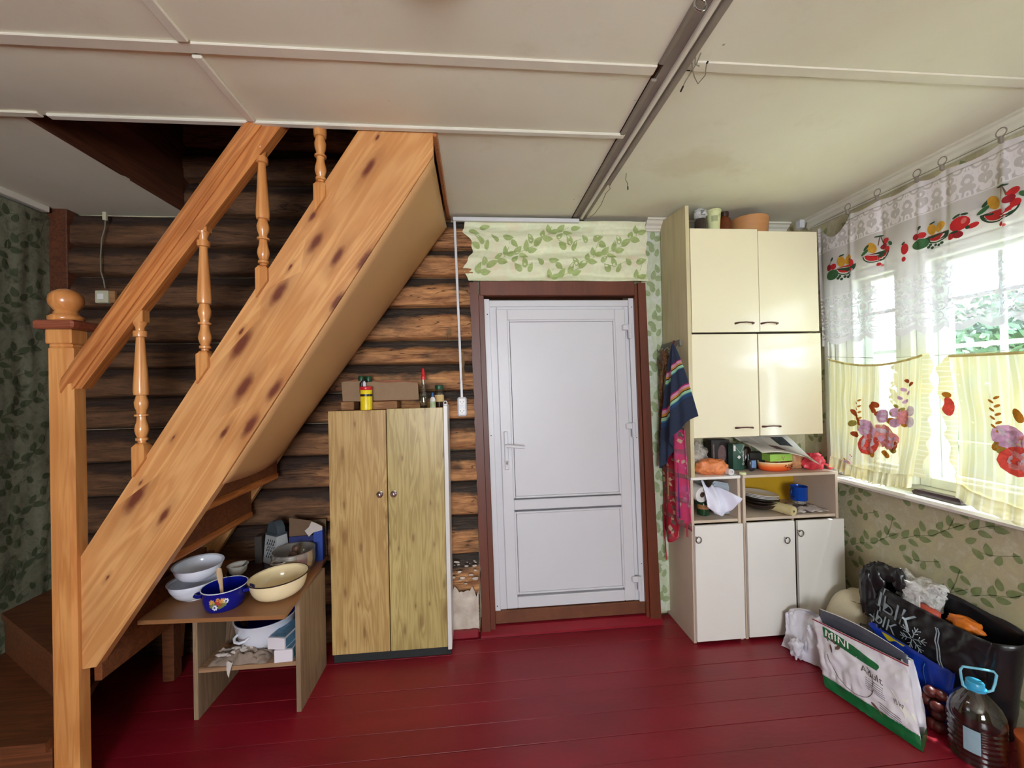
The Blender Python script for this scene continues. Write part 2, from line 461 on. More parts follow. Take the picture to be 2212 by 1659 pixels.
wb = wall_y('wall_back', YB, YB+.22, XL-.2, XR+.25, -.12, 4.1, [(.04, 1.02, -.12, 2.04)], m_wallpaper)
t = NT('hewn_log'); uvn = t.n('TexCoord').outputs['UV']
sep = t.n('SeparateXYZ'); t.l(uvn, sep.inputs[0])
v = t.coords(scale=(.14, 1, 1)); n1 = t.noise(v, 22, 5, .6, 1.5); n2 = t.noise(v, 90, 4, .7); n3 = t.noise(t.coords(scale=(.5, 1, 1)), 6, 4, .6)
grain = t.g(t.math('ADD', t.math('MULTIPLY', n1, .7), t.math('MULTIPLY', n2, .35)), .36, .7)
oi = t.n('ObjectInfo')
pale = t.mix(grain, lin((122, 72, 40)), lin((220, 162, 106)))
pale = t.mix(t.g(n3, .5, .66, 0, .75), pale, t.mix(grain, lin((58, 40, 28)), lin((122, 92, 66))))
dark = t.mix(t.g(n2, .3, .7), lin((30, 22, 18)), lin((76, 62, 50)))
edge = t.math('ADD', sep.outputs[1], t.math('MULTIPLY', t.math('SUBTRACT', n3, .5), .75))
col = t.mix(t.g(edge, .60, .74), pale, dark)
vk = t.n('TexVoronoi'); vk.inputs['Scale'].default_value = 3.3; t.l(t.coords(scale=(.6, 1, 1)), vk.inputs['Vector'])
col = t.mix(t.g(vk.outputs['Distance'], .04, .11, .85, 0), col, lin((44, 22, 12)))
crk = t.g(t.math('ABSOLUTE', t.math('SUBTRACT', t.noise(t.coords(scale=(.05, 1, 1)), 13, 3, .6, .6), .5)), .0, .008, .85, 0)
col = t.mix(crk, col, lin((30, 16, 10)))
# the log colour turns darker towards the left, with a ragged border
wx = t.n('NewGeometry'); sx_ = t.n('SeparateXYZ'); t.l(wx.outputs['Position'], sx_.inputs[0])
dark_left = t.g(t.math('ADD', sx_.outputs[0], t.math('MULTIPLY', t.math('SUBTRACT', t.noise(t.coords(scale=(.6, 1, 1)), 3.1, 4, .6), .5), 1.1)), -.95, -.45, .80, 0)
col = t.mix(dark_left, col, t.mix(grain, lin((24, 15, 11)), lin((74, 44, 27))))
t.prin(col, .72, bump=t.math('SUBTRACT', grain, t.math('MULTIPLY', crk, .7)), bs=.7, bd=.006); m_log = t.m
SEAM = [-.02, .2, .455, .684, .885, 1.07, 1.257, 1.43, 1.593, 1.734, 1.93, 2.11, 2.274, 2.455, 2.65, 2.84, 3.03, 3.22, 3.41, 3.6, 3.79, 3.98]
for i, (a, b) in enumerate(zip(SEAM[:-1], SEAM[1:])):
    up_ = a > 2.44
    x0, x1 = (-1.64, -.13) if up_ else (XL+.004, -.004)
    rn2 = random.Random(i*7+1); flat = rn2.uniform(.56, .76); fy = 2.420+rn2.uniform(-.006, .01)
    prof = [(0, .060), (.03, .034), (.06, .010), (.11, 0), (flat*.5, -.002), (flat, .002), (flat+.06, .010), (flat+.15, .022), (.96, .034), (1, .058)]
    mb = MB()
    def fn(u, v_, a=a, b=b, prof=prof, x0=x0, x1=x1, fy=fy, i=i):
        k = v_*(len(prof)-1); q = min(int(k), len(prof)-2); fr = k-q
        h = prof[q][0]+(prof[q+1][0]-prof[q][0])*fr; d = prof[q][1]+(prof[q+1][1]-prof[q][1])*fr
        X = x0+(x1-x0)*u; Z = a+(b-a)*h
        d += .011*nz(X*3+i*5, Z*9, i)+.004*nz(X*14, Z*25, i)
        Z += .006*nz(X*1.7, i*3.3, 2)
        return (X, fy+d, Z)
    mb.grid(fn, 46, 18)
    for k in mb.uv: mb.uv[k] = (mb.uv[k][0]*(x1-x0), prof[min(int(mb.uv[k][1]*9), 8)][0]+(prof[min(int(mb.uv[k][1]*9)+1, 9)][0]-prof[min(int(mb.uv[k][1]*9), 8)][0])*(mb.uv[k][1]*9-int(mb.uv[k][1]*9)) if mb.uv[k][1] < 1 else 1.0)
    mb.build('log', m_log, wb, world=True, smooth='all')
# whitewashed plaster at the foot of the logs beside the door
m_plaster = plain('crumbling_whitewash', (214, 204, 192), .9, .25, 14, bump=1.0, bsc=45, c2=(176, 160, 146))
MB().grid(lambda u, v_: (-.185+.175*u, 2.392+.012*nz(u*4, v_*4, 1)-.004*math.sin(v_*PI), .04+(.225+.07*nz(u*7, 1, 7)+.03*nz(u*19, 2, 7))*v_), 14, 14).build('plaster_patch', m_plaster, wb, world=True, smooth='all')
rs = random.Random(5); mb = MB()
for _ in range(26):
    px_, pz_ = rs.uniform(-.17, -.02), rs.uniform(.30, .44)
    s_ = rs.uniform(.004, .016)*(1 if pz_ < .36 else .6)
    mb.blob((px_, 2.402, pz_), (s_*1.6, .003, s_*.7), 8, .3, 3, _)
mb.build('plaster_splash', m_plaster, wb, world=True, smooth='all')

def crumple(u, v_):   # paper over the door, following the log courses
    X = -.03+1.09*u+(.03*nz(v_*7, 3, 0)*(1-u)**8) - .022*(1-u)**6*math.sin(v_*9); Z = 2.075+.365*v_
    d = .016*math.sin((1-v_)*PI*5.2+.6*nz(X*3, 0, 1))+.016*nz(X*3, Z*20, 0)+.010*nz(X*9, Z*40, 4)+.004*abs(nz(X*20, Z*60, 9))
    return X, Z, d
def paper_pt(u, v_, off=0): X, Z, d = crumple(u, v_); return (X, 2.405+d-off, Z)
MB().grid(lambda u, v_: paper_pt(u, v_), 90, 44).build('wallpaper_over_door', m_wallpaper2, wb, world=True, smooth='all')
leaf_print('leaf_pattern', wb, m_leaf2, lambda U, V: paper_pt((U+.03)/1.09, (V-2.075)/.365, .003), -.03, 1.055, 2.075, 2.435, .27, seed=2, sc=1.15)
# strip of paper right of the door, and the papered wall behind the kitchen units
strip = lambda U, V, off=0: (U, 2.452-off+.006*nz(U*7, V*3, 2), V)
MB().grid(lambda u, v_: strip(1.04+.17*u, .03+2.38*v_), 6, 60).build('wallpaper_strip', m_wallpaper3, wb, world=True, smooth='all')
leaf_print('leaf_pattern', wb, m_leaf5, lambda U, V: strip(U, V, .002), 1.045, 1.205, .05, 2.4, .25, seed=4, sc=1.15)
leaf_print('leaf_pattern', wb, m_leaf, lambda U, V: (U, YB-.0012, V), 1.22, 2.13, .8, 2.4, .27, seed=9)

# left wall ---------------------------------------------------------
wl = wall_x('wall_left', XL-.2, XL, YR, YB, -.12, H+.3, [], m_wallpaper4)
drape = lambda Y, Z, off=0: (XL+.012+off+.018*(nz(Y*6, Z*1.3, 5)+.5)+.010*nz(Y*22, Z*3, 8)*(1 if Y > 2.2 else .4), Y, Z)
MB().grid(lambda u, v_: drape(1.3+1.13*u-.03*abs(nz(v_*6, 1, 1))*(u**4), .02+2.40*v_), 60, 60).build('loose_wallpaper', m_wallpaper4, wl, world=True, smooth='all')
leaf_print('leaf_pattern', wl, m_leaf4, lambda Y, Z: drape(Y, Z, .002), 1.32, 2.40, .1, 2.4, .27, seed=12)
bx('trim_7', (XL+.001, 2.41, .6), (XL+.10, 2.47, H-.002), m_brownboard, kind='structure', c=.004)
bx('trim_8', (XL+.001, YR+.01, H-.035), (XL+.04, YB-.11, H-.0015), m_batten, kind='structure', c=.004)

# right wall with the kitchen window and one nearer the camera -------
WY0, WY1, WZ0, WZ1 = .72, 2.26, .885, 2.10
wr = wall_x('wall_right', XR, XR+.24, YR, YB, -.12, H+.3, [(WY0, WY1, WZ0, WZ1)], m_wallpaper)
leaf_print('leaf_pattern', wr, m_leaf, lambda U, V: (XR-.0015, YB-U, V), .02, 2.2, .03, .86, .29, seed=5)
leaf_print('leaf_pattern', wr, m_leaf, lambda U, V: (XR-.0015, YB-U, V), .30, 1.7, 2.13, 2.4, .27, seed=6)
leaf_print('leaf_pattern', wr, m_leaf, lambda U, V: (XR-.0015, YB-U, V), .02, .22, .86, 2.4, .27, seed=8)
# rear wall (behind the camera) with a window opening
wre = wall_y('wall_rear', YR-.2, YR, XL-.2, XR+.24, -.12, H+.3, [(-.7, .5, .85, 2.05)], m_wallpaper)
def simple_window(name, along, a0, a1, z0, z1, p):
    mb = MB()
    def b(u0, u1, za, zb, d0, d1):
        if along == 'Y': mb.box((p+d0, u0, za), (p+d1, u1, zb), .003)
        else: mb.box((u0, p+d0, za), (u1, p+d1, zb), .003)
    for (u0, u1, za, zb) in ((a0, a0+.06, z0, z1), (a1-.06, a1, z0, z1), (a0+.06, a1-.06, z0, z0+.06), (a0+.06, a1-.06, z1-.06, z1), ((a0+a1)/2-.03, (a0+a1)/2+.03, z0+.06, z1-.06)):
        b(u0, u1, za, zb, .0, .05)
    return mb.build(name, m_frame, world=True, kind='structure')
simple_window('window_2', 'X', -.7, .5, .85, 2.05, YR-.12)

# ceiling ------------------------------------------------------------
HX0, HX1, HY0 = -1.61, -.145, 1.615
cl = MB()
for (a, b, c_, d) in ((XL-.2, HX0, YR-.2, YB), (HX1, XR+.24, YR-.2, YB), (HX0, HX1, YR-.2, HY0)): cl.box((a, c_, H+.012), (b, d, H+.22))
cl = cl.build('ceiling', m_brownboard, world=True, kind='structure')
cols = [(XL, -.82), (-.812, .60), (.69, XR)]
rows = [(YR, -.9), (-.894, .15), (.156, 1.262), (1.268, HY0-.004), (HY0, YB)]
for i, (xa, xb) in enumerate(cols):
    for j, (ya, yb) in enumerate(rows):
        parts = [(xa, xb)]
        if j == 4 and i == 0: parts = [(xa, HX0)]
        if j == 4 and i == 1: parts = [(HX1, xb)]
        if i == 2 and j == 4: continue
        if i == 2 and j == 3: yb = YB
        for (pa, pb) in parts:
            mb = MB(); s_ = i*5+j
            mb.grid(lambda u, v_: (pa+(pb-pa)*u, ya+(yb-ya)*v_, H-.001-.010*math.sin(PI*u)*math.sin(PI*v_)*(.6+nz(s_, 1, 1))-.002*nz(u*9, v_*9, s_)), 14, 12)
            mb.add([(pa, ya, H+.012), (pb, ya, H+.012), (pb, yb, H+.012), (pa, yb, H+.012)], [(0, 1, 2, 3)])
            mb.uv = {}
            mb.build('ceiling_panel', m_ceil, cl, world=True, smooth='all')
# battens
m_ceilb = plain('ceiling_batten_paint', (228, 222, 206), .75, .1, 5, bump=.2)
def batten(n, lo, hi, m=None, c=.004): return bx('trim_%d' % n, lo, hi, m or m_batten, kind='structure', c=c)
batten(10, (-1.52, HY0-.022, H-.013), (.625, HY0+.006, H-.0015))
batten(11, (XL+.05, HY0-.03, H-.010), (-1.54, HY0+.0, H-.0015), m_ceil)
batten(12, (XL+.05, 1.245, H-.009), (.60, 1.285, H-.0015), m_ceilb, .003)
batten(13, (.715, 1.22, H-.008), (XR-.06, 1.262, H-.0015), m_ceilb, .003)
batten(14, (-.835, -2.5, H-.0135), (-.80, 1.24, H-.0015)); batten(15, (-.83, 1.29, H-.014), (-.80, HY0-.024, H-.0015))
batten(16, (XL+.05, .13, H-.009), (.60, .17, H-.0015), m_ceilb); batten(17, (.715, .13, H-.009), (XR-.06, .17, H-.0015), m_ceilb)
batten(18, (-.8, -.915, H-.012), (.60, -.88, H-.0015))
# cable ducts along the joint (recess between the panels, two battens and a trunking)
batten(20, (.598, -2.5, H-.010), (.618, 1.24, H-.0015), m_dust); batten(21, (.602, 1.30, H-.012), (.624, 2.40, H-.0015), m_dust)
bx('trim_22', (.618, -2.5, H-.004), (.69, 2.45, H+.010), m_dust, kind='structure', c=0)
batten(23, (.648, -2.5, H-.020), (.664, 2.42, H-.003), m_batten); batten(24, (.676, -2.5, H-.014), (.700, 2.0, H-.0015), m_dust)
# the stairwell above the ceiling
sw = MB(); sw.box((HX0-.03, HY0-.03, H+.23), (HX0, YB-.001, 3.9)); sw.box((HX1, HY0-.03, H+.23), (HX1+.03, YB-.001, 3.9)); sw.box((HX0, HY0-.06, H+.23), (HX1, HY0-.03, 3.9)); sw.box((HX0-.03, HY0-.06, 3.9), (HX1+.03, YB, 3.95))
sw.build('wall_stairwell', m_brownboard, world=True, kind='structure')
bx('trim_25', (HX0-.012, HY0+.01, H-.002), (HX0+.006, 2.42, H+.24), m_brownboard, kind='structure', c=.002)
m_edgewood = wood('stairwell_edge_board', (196, 128, 78), (150, 86, 48), axis='Z')
bx('trim_26', (HX1-.008, HY0+.012, H-.02), (HX1+.012, 2.44, H+.22), m_edgewood, kind='structure', c=.003)
# crown moulding on the right wall and at the back corner
def crown(n, pts, fn):
    mb = MB(); q = len(pts); vs = []; fs = []
    N = 24
    for k in range(N+1):
        for p in pts: vs.append(fn(k/N, *p))
    for k in range(N):
        for i in range(q): fs.append((k*q+i, k*q+(i+1) % q, (k+1)*q+(i+1) % q, (k+1)*q+i))
    fs += [tuple(range(q)), tuple(N*q+i for i in range(q))[::-1]]
    mb.add(vs, fs).build('trim_%d' % n, m_batten, world=True, kind='structure', smooth=20)
cp = [(.001, .001), (.062, .001), (.062, .010), (.050, .014), (.040, .026), (.026, .034), (.020, .046), (.012, .050), (.012, .060), (.001, .060)]
crown(27, cp, lambda t_, a, b: (XR-a, YR+.02+(YB-YR-.10)*t_, H-b-.001))
crown(28, cp, lambda t_, a, b: (1.065+.125*t_, 2.452-a, H-.005-b*1.15))
crown(29, cp, lambda t_, a, b: (1.24+.80*t_, YB-.001-a, H-b-.001))

# door ---------------------------------------------------------------
lean = lambda X, Y, Z: (X+(1.0-Z)*.016, Y, Z)
D = thing('door_1', None, None, (.53, 2.45, 0)); D['kind'] = 'structure'; D['label'] = 'white plastic door in a red-brown wooden casing'
def dbox(name, lo, hi, m, parent=None, c=.003, **k): return MB().box(lo, hi, c, fn=lean).build(name, m, parent or D, world=True, **k)
# casing boards (red-brown paint, the outer edge scribed wavy to the logs)
mb = MB(); pts = []
for k in range(41):
    z = .015+2.045*k/40; pts.append((-.004-.006*abs(math.sin(z*34))+.004*nz(z*9, 1, 1), z))
pl = pts+[(.040, 2.06), (.040, .015)]
mb.prism(pl, 2.375, 2.455); mb.v = [Vector(lean(*p)) for p in mb.v]
mb.build('casing_board', m_casing, D, world=True)
dbox('casing_board', (.040, 2.385, .02), (.072, 2.47, 1.99), m_casing); dbox('casing_board', (.050, 2.382, 1.985), (.985, 2.47, 2.07), m_casing)
dbox('casing_board', (.985, 2.390, .03), (1.005, 2.47, 2.055), m_casing)
mb = MB(); mb.prism([(1.005, .02), (1.072, .02), (1.058, 1.0), (1.052, 2.06), (1.005, 2.06)], 2.378, 2.447); mb.v = [Vector(lean(*p)) for p in mb.v]
mb.build('casing_board', m_casing, D, world=True)
# outer pvc frame and flat cover strips
dbox('frame_strip', (.070, 2.418, .085), (.105, 2.426, 1.972), m_white); dbox('frame_strip', (.100, 2.422, 1.925), (.962, 2.430, 1.965), m_white)
dbox('frame_strip', (.955, 2.414, .09), (.992, 2.424, 1.975), m_white)
mb = MB(); mb.prism([(.985, .12), (1.010, .12), (1.010, .62), (1.0, .66), (.990, .67)], 2.415, 2.42)
for z0, z1 in ((.62, .90), (1.15, 1.42), (1.56, 1.72)): mb.box((.988, 2.413, z0), (1.002, 2.422, z1), .001)
mb.v = [Vector(lean(*p)) for p in mb.v]; mb.build('frame_strip', m_white, D, world=True)
fr = MB()
for lo, hi in (((.100, 2.43, .10), (.145, 2.50, 1.935)), ((.925, 2.43, .11), (.960, 2.50, 1.935)), ((.145, 2.43, 1.905), (.925, 2.50, 1.935))): fr.box(lo, hi, .004, fn=lean)
fr.build('frame', m_white, D, world=True)
leaf = MB()
def ring(x0, x1, z0, z1, w_, y0, y1, c=.004, b=leaf, skip=()):
    b.box((x0, y0, z0), (x0+w_, y1, z1), c, fn=lean); b.box((x1-w_, y0, z0), (x1, y1, z1), c, fn=lean)
    b.box((x0+w_, y0, z0), (x1-w_, y1, z0+w_), c, fn=lean); b.box((x0+w_, y0, z1-w_), (x1-w_, y1, z1), c, fn=lean)
ring(.142, .930, .130, 1.910, .066, 2.412, 2.475)
leaf.box((.208, 2.412, .712), (.864, 2.475, .772), .004, fn=lean)
LF = leaf.build('leaf', m_white, D, world=True)
gl = MB(); ring(.206, .866, .208, .700, .012, 2.416, 2.47, .003, gl); ring(.206, .866, .780, 1.846, .012, 2.416, 2.47, .003, gl)
gl.build('glazing_bead', m_white, LF, world=True)
ga = MB(); ga.box((.214, 2.424, .214), (.860, 2.45, .694), 0, fn=lean); ga.box((.214, 2.424, .786), (.860, 2.45, 1.840), 0, fn=lean); ga.build('gasket', m_gap, LF, world=True)
dbox('panel', (.221, 2.4215, .221), (.853, 2.44, .687), m_white, LF, .001); dbox('panel', (.221, 2.4215, .793), (.853, 2.44, 1.833), m_white, LF, .001)
h = MB(); h.box((.160, 2.400, .955), (.186, 2.412, 1.185), .005, fn=lean); HB = h.build('handle_plate', m_white, D, world=True)
h = MB(); h.tube([lean(.173, 2.400, 1.10), lean(.173, 2.372, 1.10)], .010, 12); h.tube([lean(.173, 2.370, 1.10), lean(.20, 2.362, 1.100), lean(.24, 2.36, 1.095), lean(.278, 2.362, 1.092)], [.010, .0095, .009, .0085], 12); h.build('lever', m_white, HB, world=True, smooth=True)
m_chrome = plain('chrome', (190, 190, 192), .18, .05, metal=1.0, bump=.02)
h = MB(); h.lathe([(.0085, 0), (.0085, .003)], 16, Tm(lean(.173, 2.400, 1.003), (PI/2, 0, 0))); h.box((.169, 2.397, .985), (.177, 2.40, 1.0), .001, fn=lean); h.build('keyhole', m_chrome, HB, world=True)
for z in (1.775, 1.175, .245):
    h = MB(); h.box((.905, 2.392, z), (.962, 2.412, z+.036), .006, fn=lean); h.tube([lean(.951, 2.395, z-.05), lean(.951, 2.395, z+.038)], .0115, 12); h.build('hinge', m_white, D, world=True, smooth=30)
mb = MB()
for (x, z) in ((.086, .15), (.086, 1.16), (.09, 1.88), (.975, .35), (.975, 1.12), (.975, 1.92)): mb.blob(lean(x, 2.415, z), .0035, 8, 0)
mb.build('screw_heads', m_gap, D, world=True, kind='stuff')
# threshold
dbox('threshold', (.045, 2.41, .045), (1.01, 2.50, .122), m_floorwood, c=.006)
MB().prism([(2.355, .003), (2.355, .018), (2.40, .040), (2.50, .046), (2.50, .003)], .0, 1.09, 'X').build('sill_step', m_floor, D, world=True)
bx('baseboard_back', (-.195, 2.365, .0), (-.012, 2.40, .045), m_floor, kind='structure', c=.006)
bx('wall_beyond_door', (.0, 2.72, -.1), (1.1, 2.76, 2.1), m_brownboard, kind='structure', c=0)

# window -------------------------------------------------------------
W = thing('window_1', None, None, (XR+.1, 1.49, WZ0)); W['kind'] = 'structure'; W['label'] = 'white double window with narrow side sash behind lace and floral curtains'
def wbox(name, lo, hi, m=None, p=None, c=.004): return bx(name, lo, hi, m or m_frame, p or W, c)
# casing on the room side
wbox('casing', (XR-.022, WY1-.005, .84), (XR-.001, WY1+.055, 2.14)); wbox('casing', (XR-.030, WY1+.012, .84), (XR-.022, WY1+.040, 2.14))
wbox('casing', (XR-.022, WY0-.055, .84), (XR-.001, WY0+.005, 2.14)); wbox('casing', (XR-.022, WY0+.006, 2.095), (XR-.001, WY1-.006, 2.16))
wbox('jamb', (XR, WY1-.03, WZ0+.001), (XR+.24, WY1-.001, WZ1-.001)); wbox('jamb', (XR, WY0+.001, WZ0+.001), (XR+.24, WY0+.03, WZ1-.001)); wbox('jamb', (XR, WY0+.03, WZ1-.03), (XR+.24, WY1-.03, WZ1-.001)); wbox('jamb', (XR+.05, WY0+.03, WZ0+.001), (XR+.24, WY1-.03, WZ0+.03))
SPL = [(WY1-.03, 1.90), (1.845, .96), (.90, WY0+.03)]      # sash spans
wbox('mullion', (XR+.02, 1.845, WZ0+.03), (XR+.22, 1.90, WZ1-.03)); wbox('mullion', (XR+.02, .90, WZ0+.03), (XR+.22, .96, WZ1-.03))
m_pane = glass('window_glass', (250, 253, 255), .02)
for (a, b) in SPL:
    lo, hi = min(a, b), max(a, b)
    for (xx, bars) in ((XR+.045, ()), (XR+.165, (1.13, 1.60, 1.83))):
        s_ = MB(); f_ = .048 if hi-lo > .3 else .036
        s_.box((xx, lo, WZ0+.032), (xx+.04, lo+f_, WZ1-.032), .004); s_.box((xx, hi-f_, WZ0+.032), (xx+.04, hi, WZ1-.032), .004)
        s_.box((xx, lo+f_, WZ0+.032), (xx+.04, hi-f_, WZ0+.032+f_), .004); s_.box((xx, lo+f_, WZ1-.032-f_), (xx+.04, hi-f_, WZ1-.032), .004)
        SS = s_.build('sash', m_frame, W, world=True)
        for z in bars: wbox('glazing_bar', (xx+.008, lo+f_, z-.010), (xx+.03, hi-f_, z+.010), p=SS, c=.002)
        if xx > XR+.1 and hi-lo > .5:
            for yy in (1.60, 1.23): wbox('glazing_bar', (xx+.009, yy-.009, WZ0+.09), (xx+.028, yy+.009, WZ1-.09), p=SS, c=.002)
        pn = MB(); pn.box((xx+.0185, lo+f_, WZ0+.032+f_), (xx+.0195, hi-f_, WZ1-.032-f_), 0); pn.build('pane', m_pane, SS, world=True)
MB().prism([(XR-.075, .855), (XR-.080, .868), (XR-.075, .882), (XR+.048, .884), (XR+.048, .855)], .55, 2.34).build('sill', m_sill, W, world=True)
h = MB(); h.tube([(XR-.055, 2.25, 1.585), (XR-.055, 1.9, 1.553), (XR-.055, 1.5, 1.548), (XR-.055, .6, 1.58)], .0012, 6); h.tube([(XR-.06, 2.25, 1.585), (XR-.0, 2.27, 1.585)], .003, 6); h.build('curtain_wire', m_dust, W, world=True)

# roof overhang outside, ground, greenery beyond the window
m_soffit = plain('weathered_soffit', (150, 140, 120), .8)
bx('eaves', (XR+.24, -2.9, H+.12), (XR+.35, 2.8, H+.20), m_soffit, kind='structure', c=.005)
m_ground = plain('pale_bounce_ground', (186, 180, 150), .9, .3, 1.2, bump=.8, bsc=30, c2=(130, 150, 96))  # unseen yard, coloured pale to bounce sunlight up to the ceiling
bx('ground', (XR+.3, -8, -.62), (24, 18, -.6), m_ground, kind='structure', c=0)
# ================================================================ STAIRCASE
m_pv = wood('varnished_pine_upright', (222, 160, 96), (188, 116, 58), axis='Z', rough=.28, gr=.7, coat=.35)
m_py = wood('varnished_pine_tread', (196, 122, 62), (140, 72, 32), axis='Y', rough=.35)
m_px = wood('varnished_pine_riser', (130, 74, 38), (84, 42, 20), axis='X', rough=.45)
m_rail = wood('handrail_pine', (212, 142, 80), (162, 92, 46), axis='X', ang=.97, rough=.25, coat=.4)
m_hard = plain('tan_fibreboard', (196, 150, 100), .5, .07, 3, bump=.06, bsc=200, spec=.4)
m_redcap = wood('red_stained_cap', (150, 84, 60), (104, 48, 34), axis='X', rough=.3)
ST = thing('staircase', 'steep varnished pine staircase with turned balusters and square newel post', 'stairs', (-1.0, 2.0, 0))
P = lambda name, poly, y0, y1, m, par=ST, ax='Y', **k: MB().prism(poly, y0, y1, ax).build(name, m, par, world=True, **k)
P('stringer', [(-1.462, .450), (-1.405, .455), (-.971, 1.100), (-.150, 2.372), (-.150, 2.80), (-.22, 2.80), (-1.462, .845)], 1.625, 1.664, m_pine)
P('stringer', [(-1.62, .02), (-1.60, .30), (-.160, 2.50), (-.150, 3.0), (-.25, 3.0), (-1.62, .86)], 2.345, 2.378, m_pine)
n = 30
def soff(u, v_):
    a = Vector((-.964+.812*u, 1.633, 1.103+1.262*u)); b = Vector((-1.100+.950*u, 2.36, 1.074+1.300*u))
    p = a.lerp(b, v_); p.z -= .03*math.sin(PI*v_)*(1-.4*u)*math.sin(PI*min(1, u*3+.2)*.5); p.x += .02*math.sin(PI*v_); p.x = min(p.x, -.150)
    return p
MB().grid(soff, n, 14).build('soffit_panel', m_hard, ST, world=True, smooth='all', solid=.004)
for k in range(10):
    z = .80+.205*k; xt = (z-.838)/1.494-1.471
    bx('tread', (xt+.02, 1.6645, z-.034), (min(xt+.27, -.16, (z-1.108)/1.368-1.115 if z > 1.15 else 9), 2.344, z), m_py, ST, .006)
    xr_ = min(xt+.262, -.165, (z-1.074)/1.368-1.118 if z > 1.1 else 9)
    if k < 9: bx('riser', (xr_-.017, 1.6645, z), (xr_, 2.344, z+.170), m_px, ST, .001)
# winder treads turning round the newel post
bx('cross_board', (-1.452, 1.668, .375), (-1.425, 2.34, .60), m_px, ST, .003)
def slab(name, poly, z0, z1, m): return MB().prism(poly, z0, z1, 'Z').build(name, m, ST, world=True)
m_wind = wood('shade_dark_winder_boards', (124, 70, 38), (76, 40, 20), axis='X', rough=.5)  # dark brown wood, darkened further in place of the deep shadow here
slab('tread', [(-2.285, 1.585), (-1.54, 1.585), (-1.54, 1.67), (-1.70, 2.0), (-1.80, 2.33), (-2.285, 2.33)], .19, .225, m_wind)
bx('riser', (-2.285, 1.605, .0), (-1.54, 1.625, .19), m_wind, ST, .003)
slab('tread', [(-1.47, 1.67), (-1.56, 1.69), (-2.285, 2.16), (-2.285, 2.39), (-1.47, 2.39)], .39, .42, m_wind)
slab('riser', [(-1.53, 1.70), (-1.55, 1.70), (-2.28, 2.17), (-2.28, 2.19)], .225, .39, m_wind)
slab('tread', [(-1.47, 1.67), (-1.55, 1.69), (-1.99, 2.36), (-1.95, 2.39), (-1.47, 2.39)], .585, .615, m_wind)
slab('riser', [(-1.50, 1.70), (-1.53, 1.70), (-1.97, 2.36), (-1.94, 2.36)], .42, .585, m_wind)
bx('support_post', (-1.60, 2.20, .0), (-1.545, 2.26, .39), m_wind, ST, .004)
# newel post
nb = MB(); nb.box((-1.537, 1.600, 0), (-1.452, 1.665, 1.632), .011); nb.box((-1.534, 1.602, 1.62), (-1.455, 1.663, 1.645), .010); nb.box((-1.538, 1.599, 1.638), (-1.451, 1.666, 1.692), .004)
NP = nb.build('newel_post', m_pv, ST, world=True)
bx('post_cap', (-1.561, 1.578, 1.690), (-1.427, 1.690, 1.722), m_redcap, NP, .007)
MB().lathe([(.046, 0), (.049, .006), (.049, .016), (.040, .022), (.034, .026), (.034, .032), (.030, .036), (.036, .044), (.046, .060), (.0485, .075), (.046, .092), (.036, .106), (.020, .116), (.004, .120)], 32, Tm((-1.494, 1.632, 1.7225))).build('ball_finial', m_pv, NP, world=True, smooth=60)
# handrail
T_ = lambda x: 1.528+1.475*(x+1.486); B_ = lambda x: 1.474+1.420*(x+1.43)
xa, xb = -1.486, -.70
P('handrail', [(xa, 1.478), (xa, T_(xa)), (xb, T_(xb)), (xb+.06, B_(xb)+.08)][:0] or [(xa+.004, 1.476), (xa+.004, T_(xa)-.03), (xb, T_(xb)-.05), (xb+.02, B_(xb)), (-1.43, 1.474)], 1.612, 1.652, m_rail)
HR = [o for o in C.objects if o.name.startswith('handrail')][0]
mb = MB(); d = Vector((1, 0, 1.475)).normalized(); up_ = Vector((-d.z, 0, d.x))
sec = [(-.036, -.030), (-.038, -.012), (-.030, .002), (-.018, .010), (.018, .010), (.030, .002), (.038, -.012), (.036, -.030), (.026, -.036), (.026, -.050), (-.026, -.050), (-.026, -.036)]
vs = []; fs = []
for x in (xa, xb):
    o_ = Vector((x, 1.632, T_(x)-.012))
    for (a, b) in sec:
        p = o_+Vector((0, a, 0))+up_*b
        if x == xa: p += d*((p.x-xa)*-1/d.x)     # plumb cut against the post
        vs.append(p)
q = len(sec)
for i in range(q): fs.append((i, (i+1) % q, q+(i+1) % q, q+i))
fs += [tuple(range(q)), tuple(range(2*q-1, q-1, -1))]
mb.add(vs, fs).build('rail_moulding', m_rail, HR, world=True, smooth=25)
bprof = [(0, .021), (.008, .012), (.02, .012), (.026, .018), (.045, .018), (.052, .013), (.075, .017), (.11, .0205), (.14, .019), (.18, .0145), (.21, .0135), (.222, .0135), (.226, .0205), (.24, .0205), (.245, .0135), (.27, .0145), (.30, .019), (.34, .0205), (.37, .017), (.395, .0145), (.40, .021), (.43, .0225), (.47, .0222), (.58, .0195), (.70, .0165), (.82, .0135), (.86, .0125), (.872, .0125), (.878, .0195), (.91, .0205), (.925, .0195), (.93, .0125), (.955, .0135), (.985, .0195), (1, .021)]
first = None
